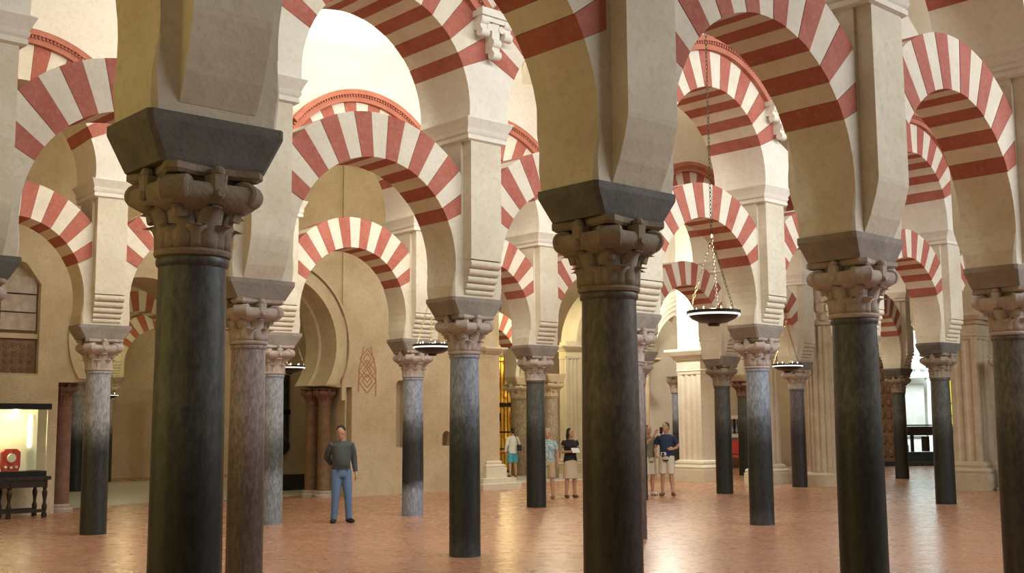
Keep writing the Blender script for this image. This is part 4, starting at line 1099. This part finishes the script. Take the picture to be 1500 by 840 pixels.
    # trousers, shorts or skirt
    c = MB(); kind = P.get('legs', 'trousers')
    c.loft([ering((0, 0.003, z), rx + 0.012, ry + 0.012) for z, rx, ry in ((0.80, 0.135, 0.105), (0.86, hipw, 0.118), (0.94, hipw, 0.12), (1.0, 0.148, 0.112 + be * 0.6))])
    if kind == 'skirt':
        c.loft([ering((0, 0.0, z), rx, ry) for z, rx, ry in ((0.47, 0.205, 0.165), (0.62, 0.195, 0.155), (0.8, 0.182, 0.14), (0.9, hipw + 0.014, 0.13))])
    else:
        f = {'trousers': 1.0, 'shorts': 0.0}[kind]
        for s in (1, -1):
            k, a = Vector(knee[s]), Vector(ank[s]); p0 = hip[s] + Vector((0, 0, 0.02))
            if f: c.tube([p0, p0.lerp(k, 0.5), k, k.lerp(a, 0.5), a + Vector((0, 0.0, -0.015))], [0.102, 0.092, 0.074, 0.066, 0.060], 12)
            else: c.tube([p0, p0.lerp(k, 0.5), p0.lerp(k, 0.93)], [0.105, 0.102, 0.098], 12)
    link({'skirt': 'skirt', 'shorts': 'shorts', 'trousers': 'trousers'}[kind], remesh(c.mesh('trousers'), 0.012, 3), legs, t)
    for s in (1, -1):
        a = Vector(ank[s]); tx, ty = toe[s]; d = Vector((tx, ty, 0)).normalized(); c = MB()
        z = Vector((0, 0, 0.042 - a.z)) if P.get('flat', True) else Vector((0, 0, -0.035))
        c.tube([a - d * 0.075 + z, a + d * 0.0 + z, a + d * 0.11 + z, a + d * 0.19 + z - Vector((0, 0, 0.006))], [0.036, 0.042, 0.041, 0.028], 12)
        if not P.get('sandal'): c.tube([a + Vector((0, 0, -0.02)), a + Vector((0, 0, 0.015))], [0.048, 0.046], 10)
        link('shoe', remesh(c.mesh('shoe'), 0.009, 2), shoes, t)
    # hair, eyes, lips
    c = MB(); c.ell((0, 0.022, 1.645), (0.080, 0.088, 0.088), 16, 10, R); c.ell((0, 0.05, 1.60), (0.072, 0.062, 0.085), 14, 9, R)
    if P.get('long_hair'):
        c.ell((0, 0.06, 1.53), (0.085, 0.055, 0.12), 14, 9, R)
        for s in (1, -1): c.ell((s * 0.072, 0.02, 1.55), (0.022, 0.05, 0.09), 10, 8, R)
    link('hair', remesh(c.mesh('hair'), 0.01, 2), hair, t)
    for s in (1, -1):
        link('eye', MB().ell((s * 0.03, -0.079, 1.61), (0.011, 0.008, 0.007), 8, 6, R).mesh('eye', True), 'eye', t)
    link('lips', MB().ell((0, -0.102, 1.535), (0.02, 0.006, 0.006), 8, 6, R).mesh('lips', True), 'lips', t)
    return t
M['eye'] = plain('eye_dark', (0.03, 0.02, 0.015), 0.2)
M['lips'] = plain('lips_rose', (0.45, 0.17, 0.13), 0.5)
M['skin'] = plain('skin_tanned', (0.52, 0.29, 0.19), 0.55)
M['skin_fair'] = plain('skin_fair', (0.60, 0.37, 0.27), 0.55)
for nm, c in (('hair_dark', (0.025, 0.016, 0.012)), ('hair_brown', (0.09, 0.055, 0.035)), ('hair_grey', (0.42, 0.37, 0.32)), ('knit_grey', (0.055, 0.065, 0.065)), ('denim', (0.10, 0.17, 0.29)), ('shoe_black', (0.015, 0.013, 0.012)),
              ('white_cotton', (0.74, 0.72, 0.68)), ('turquoise', (0.08, 0.40, 0.48)), ('black_cotton', (0.018, 0.013, 0.016)), ('beige_cotton', (0.62, 0.52, 0.36)), ('khaki_cotton', (0.52, 0.40, 0.24)),
              ('olive_cotton', (0.20, 0.19, 0.12)), ('navy_cotton', (0.018, 0.035, 0.085)), ('cream_cotton', (0.68, 0.61, 0.46)), ('sandal_brown', (0.20, 0.10, 0.06)), ('shoe_white', (0.65, 0.62, 0.58))):
    M[nm] = plain(nm, c, 0.8)
def floral():
    m, nt, b = new_mat('pale_blue_floral')
    v = nt.nodes.new('ShaderNodeTexVoronoi'); v.inputs['Scale'].default_value = 22
    nt.links.new(coords(nt), v.inputs['Vector'])
    nt.links.new(ramp(nt, v.outputs['Distance'], [(0.25, (0.16, 0.34, 0.34)), (0.5, (0.36, 0.52, 0.55)), (0.75, (0.55, 0.62, 0.60))]), b.inputs['Base Color'])
    b.inputs['Roughness'].default_value = 0.8
    return m
M['floral'] = floral()
def D(x, y, z): return Vector((x, y, z))
hang = lambda s, e=(0, 0.03), w=(0, -0.03): (D(s * 0.235 + e[0], e[1], 1.12), D(s * 0.255 + w[0], w[1], 0.875), D(s * 0.05, -0.1, -1), D(0, -1, 0), D(-s, 0, 0), 0.45)

# man in grey sweater, head bowed, one arm behind him
person('man in dark grey sweater and blue jeans looking down, one arm hanging', (-3.02, 20.6), 0.35, 1.70, 'skin', 'hair_dark', 'knit_grey', 'denim', 'shoe_black',
       dict(arm={1: hang(1), -1: (D(-0.24, 0.12, 1.14), D(-0.13, 0.18, 1.02), D(1, 0.1, -0.5), D(0, 0, -1), D(0, 1, 0), 0.5)}, sleeve=1.5, pitch=0.42, yaw=-0.35, belly=0.035,
            knee={1: (0.12, -0.02, 0.48), -1: (-0.10, -0.02, 0.48)}, ankle={1: (0.15, 0.02, 0.075), -1: (-0.12, 0.02, 0.075)}, toe={1: (0.25, -1), -1: (-0.45, -1)}))
# woman seen from behind by the tan column
person('woman in white shirt and turquoise shorts seen from behind beside the tan column', (-0.02, 38.4), PI + 0.3, 1.60, 'skin', 'hair_dark', 'white_cotton', 'turquoise', 'sandal_brown',
       dict(fem=True, arm={1: hang(1), -1: hang(-1)}, sleeve=1.3, legs='shorts', shirt_z=0.80, sandal=True))
o = thing('shoulder_bag', 'dark shoulder bag at the hip of the woman in turquoise shorts', 'bag', (0.2, 38.25, 0.86), 0.3)
MB().box((0, 0, 0.09), (0.09, 0.22, 0.2)).build('pouch', 'black_cotton', o)
MB().tube([(0, 0.09, 0.18), (-0.07, 0.06, 0.38), (-0.20, 0.0, 0.60)], 0.012, 6).build('strap', 'black_cotton', o, True)
# older woman half behind the black column
person('grey-haired woman in pale blue floral top half behind the slim black column', (0.80, 27.0), -0.25, 1.60, 'skin', 'hair_grey', 'floral', 'khaki_cotton', 'sandal_brown',
       dict(fem=True, belly=0.03, arm={1: hang(1), -1: hang(-1)}, sleeve=0.7, legs='shorts', shirt_z=0.80, pitch=0.15, sandal=True))
# woman in black top
person('dark-haired woman in black top and beige skirt holding a leaflet', (1.33, 27.3), 0.35, 1.60, 'skin', 'hair_dark', 'black_cotton', 'beige_cotton', 'sandal_brown',
       dict(fem=True, arm={1: (D(0.25, 0.05, 1.13), D(0.16, -0.20, 1.13), D(-0.8, -0.6, 0.1), D(0, 0, 1), D(-0.3, 0.6, 0), 0.7), -1: (D(-0.25, 0.05, 1.13), D(-0.10, -0.21, 1.14), D(0.9, -0.4, 0.1), D(0, 0, 1), D(0.3, 0.6, 0), 0.7)},
            sleeve=0.35, legs='skirt', long_hair=True, shirt_z=0.86, yaw=0.5, sandal=True))
lf = MB(); lf.box((0, 0, 0), (0.20, 0.012, 0.14)); tag(lf.build('leaflet', 'white_cotton', None, loc=(1.44, 27.045, 1.09), rz=0.5), 'small pale leaflet in the hands of the woman in black', 'leaflet').rotation_euler = (-0.7, 0, 0.5)
# couple photographing
person('person in olive shirt and pale shorts raising a phone, half behind the central columns', (3.22, 27.9), 0.55, 1.66, 'skin', 'hair_brown', 'olive_cotton', 'cream_cotton', 'shoe_white',
       dict(arm={1: (D(0.25, -0.16, 1.24), D(0.18, -0.30, 1.50), D(0, -0.15, 1), D(-1, 0, 0), D(-0.3, -0.9, 0.2), 0.6), -1: (D(-0.24, -0.14, 1.22), D(-0.05, -0.33, 1.48), D(0.3, -0.15, 1), D(1, 0, 0), D(0.3, -0.9, 0.2), 0.6)}, sleeve=0.6, legs='shorts', shirt_z=0.80))
ph = thing('phone', 'black phone held up by the person in olive shirt', 'phone', (3.50, 27.66, 1.53), 0.5)
MB().box((0, 0, 0), (0.075, 0.012, 0.15)).build('case', 'black_cotton', ph)
MB().box((0, 0.007, 0), (0.066, 0.002, 0.135)).build('screen', 'iron', ph)
MB().lathe([(0.009, 0), (0.008, 0.004)], 10, Matrix.Translation((0.022, -0.006, 0.055)) @ Matrix.Rotation(PI / 2, 4, 'X')).build('lens', 'iron', ph)
person('man in navy T-shirt and cream shorts turning to his companion', (3.63, 27.75), -0.35, 1.72, 'skin', 'hair_brown', 'navy_cotton', 'cream_cotton', 'sandal_brown',
       dict(arm={1: (D(0.27, 0.06, 1.14), D(0.20, -0.16, 1.10), D(-0.9, -0.4, 0), D(0, 0, 1), D(0, 1, 0), 0.6), -1: (D(-0.27, 0.02, 1.13), D(-0.24, -0.12, 0.96), D(0.3, -0.7, -0.4), D(0, 0, 1), D(1, 0, 0), 0.6)}, sleeve=0.7, legs='shorts', shirt_z=0.80, yaw=-0.35, pitch=0.05, sandal=True, belly=0.02,
            ankle={1: (0.13, 0.02, 0.075), -1: (-0.12, 0.02, 0.075)}, toe={1: (0.5, -1), -1: (-0.1, -1)}))
cm = thing('camera', 'small pale camera held at the waist by the man in navy T-shirt', 'camera', (3.52, 27.46, 0.99), -0.35)
MB().box((0, 0, 0), (0.12, 0.05, 0.07)).build('body', 'white_cotton', cm)
MB().lathe([(0.026, 0), (0.026, 0.05), (0.02, 0.052)], 14, Matrix.Translation((0, -0.02, 0)) @ Matrix.Rotation(PI / 2, 4, 'X')).build('lens', 'iron', cm)
# two people almost wholly behind columns
person('person hidden behind the lilac-brown column, one hand and shoe showing', (-4.26, 18.75), -0.3, 1.68, 'skin_fair', 'hair_brown', 'khaki_cotton', 'denim', 'shoe_white',
       dict(arm={1: (D(0.23, -0.02, 1.14), D(0.27, -0.16, 1.12), D(0.9, -0.3, 0.1), D(0, 0, 1), D(0, 1, 0), 0.6), -1: hang(-1)}, sleeve=0.6, toe={1: (0.9, -0.5), -1: (0.0, -1)}, ankle={1: (0.13, 0.02, 0.075), -1: (-0.10, 0.02, 0.075)}))
person('person hidden behind the broad black-green column, one arm showing', (-7.40, 25.5), 0.2, 1.68, 'skin_fair', 'hair_brown', 'white_cotton', 'denim', 'shoe_black',
       dict(arm={1: hang(1), -1: (D(-0.30, 0.0, 1.12), D(-0.36, -0.05, 0.88), D(-0.1, -0.2, -1), D(0, -1, 0), D(1, 0, 0), 0.4)}, sleeve=0.5))
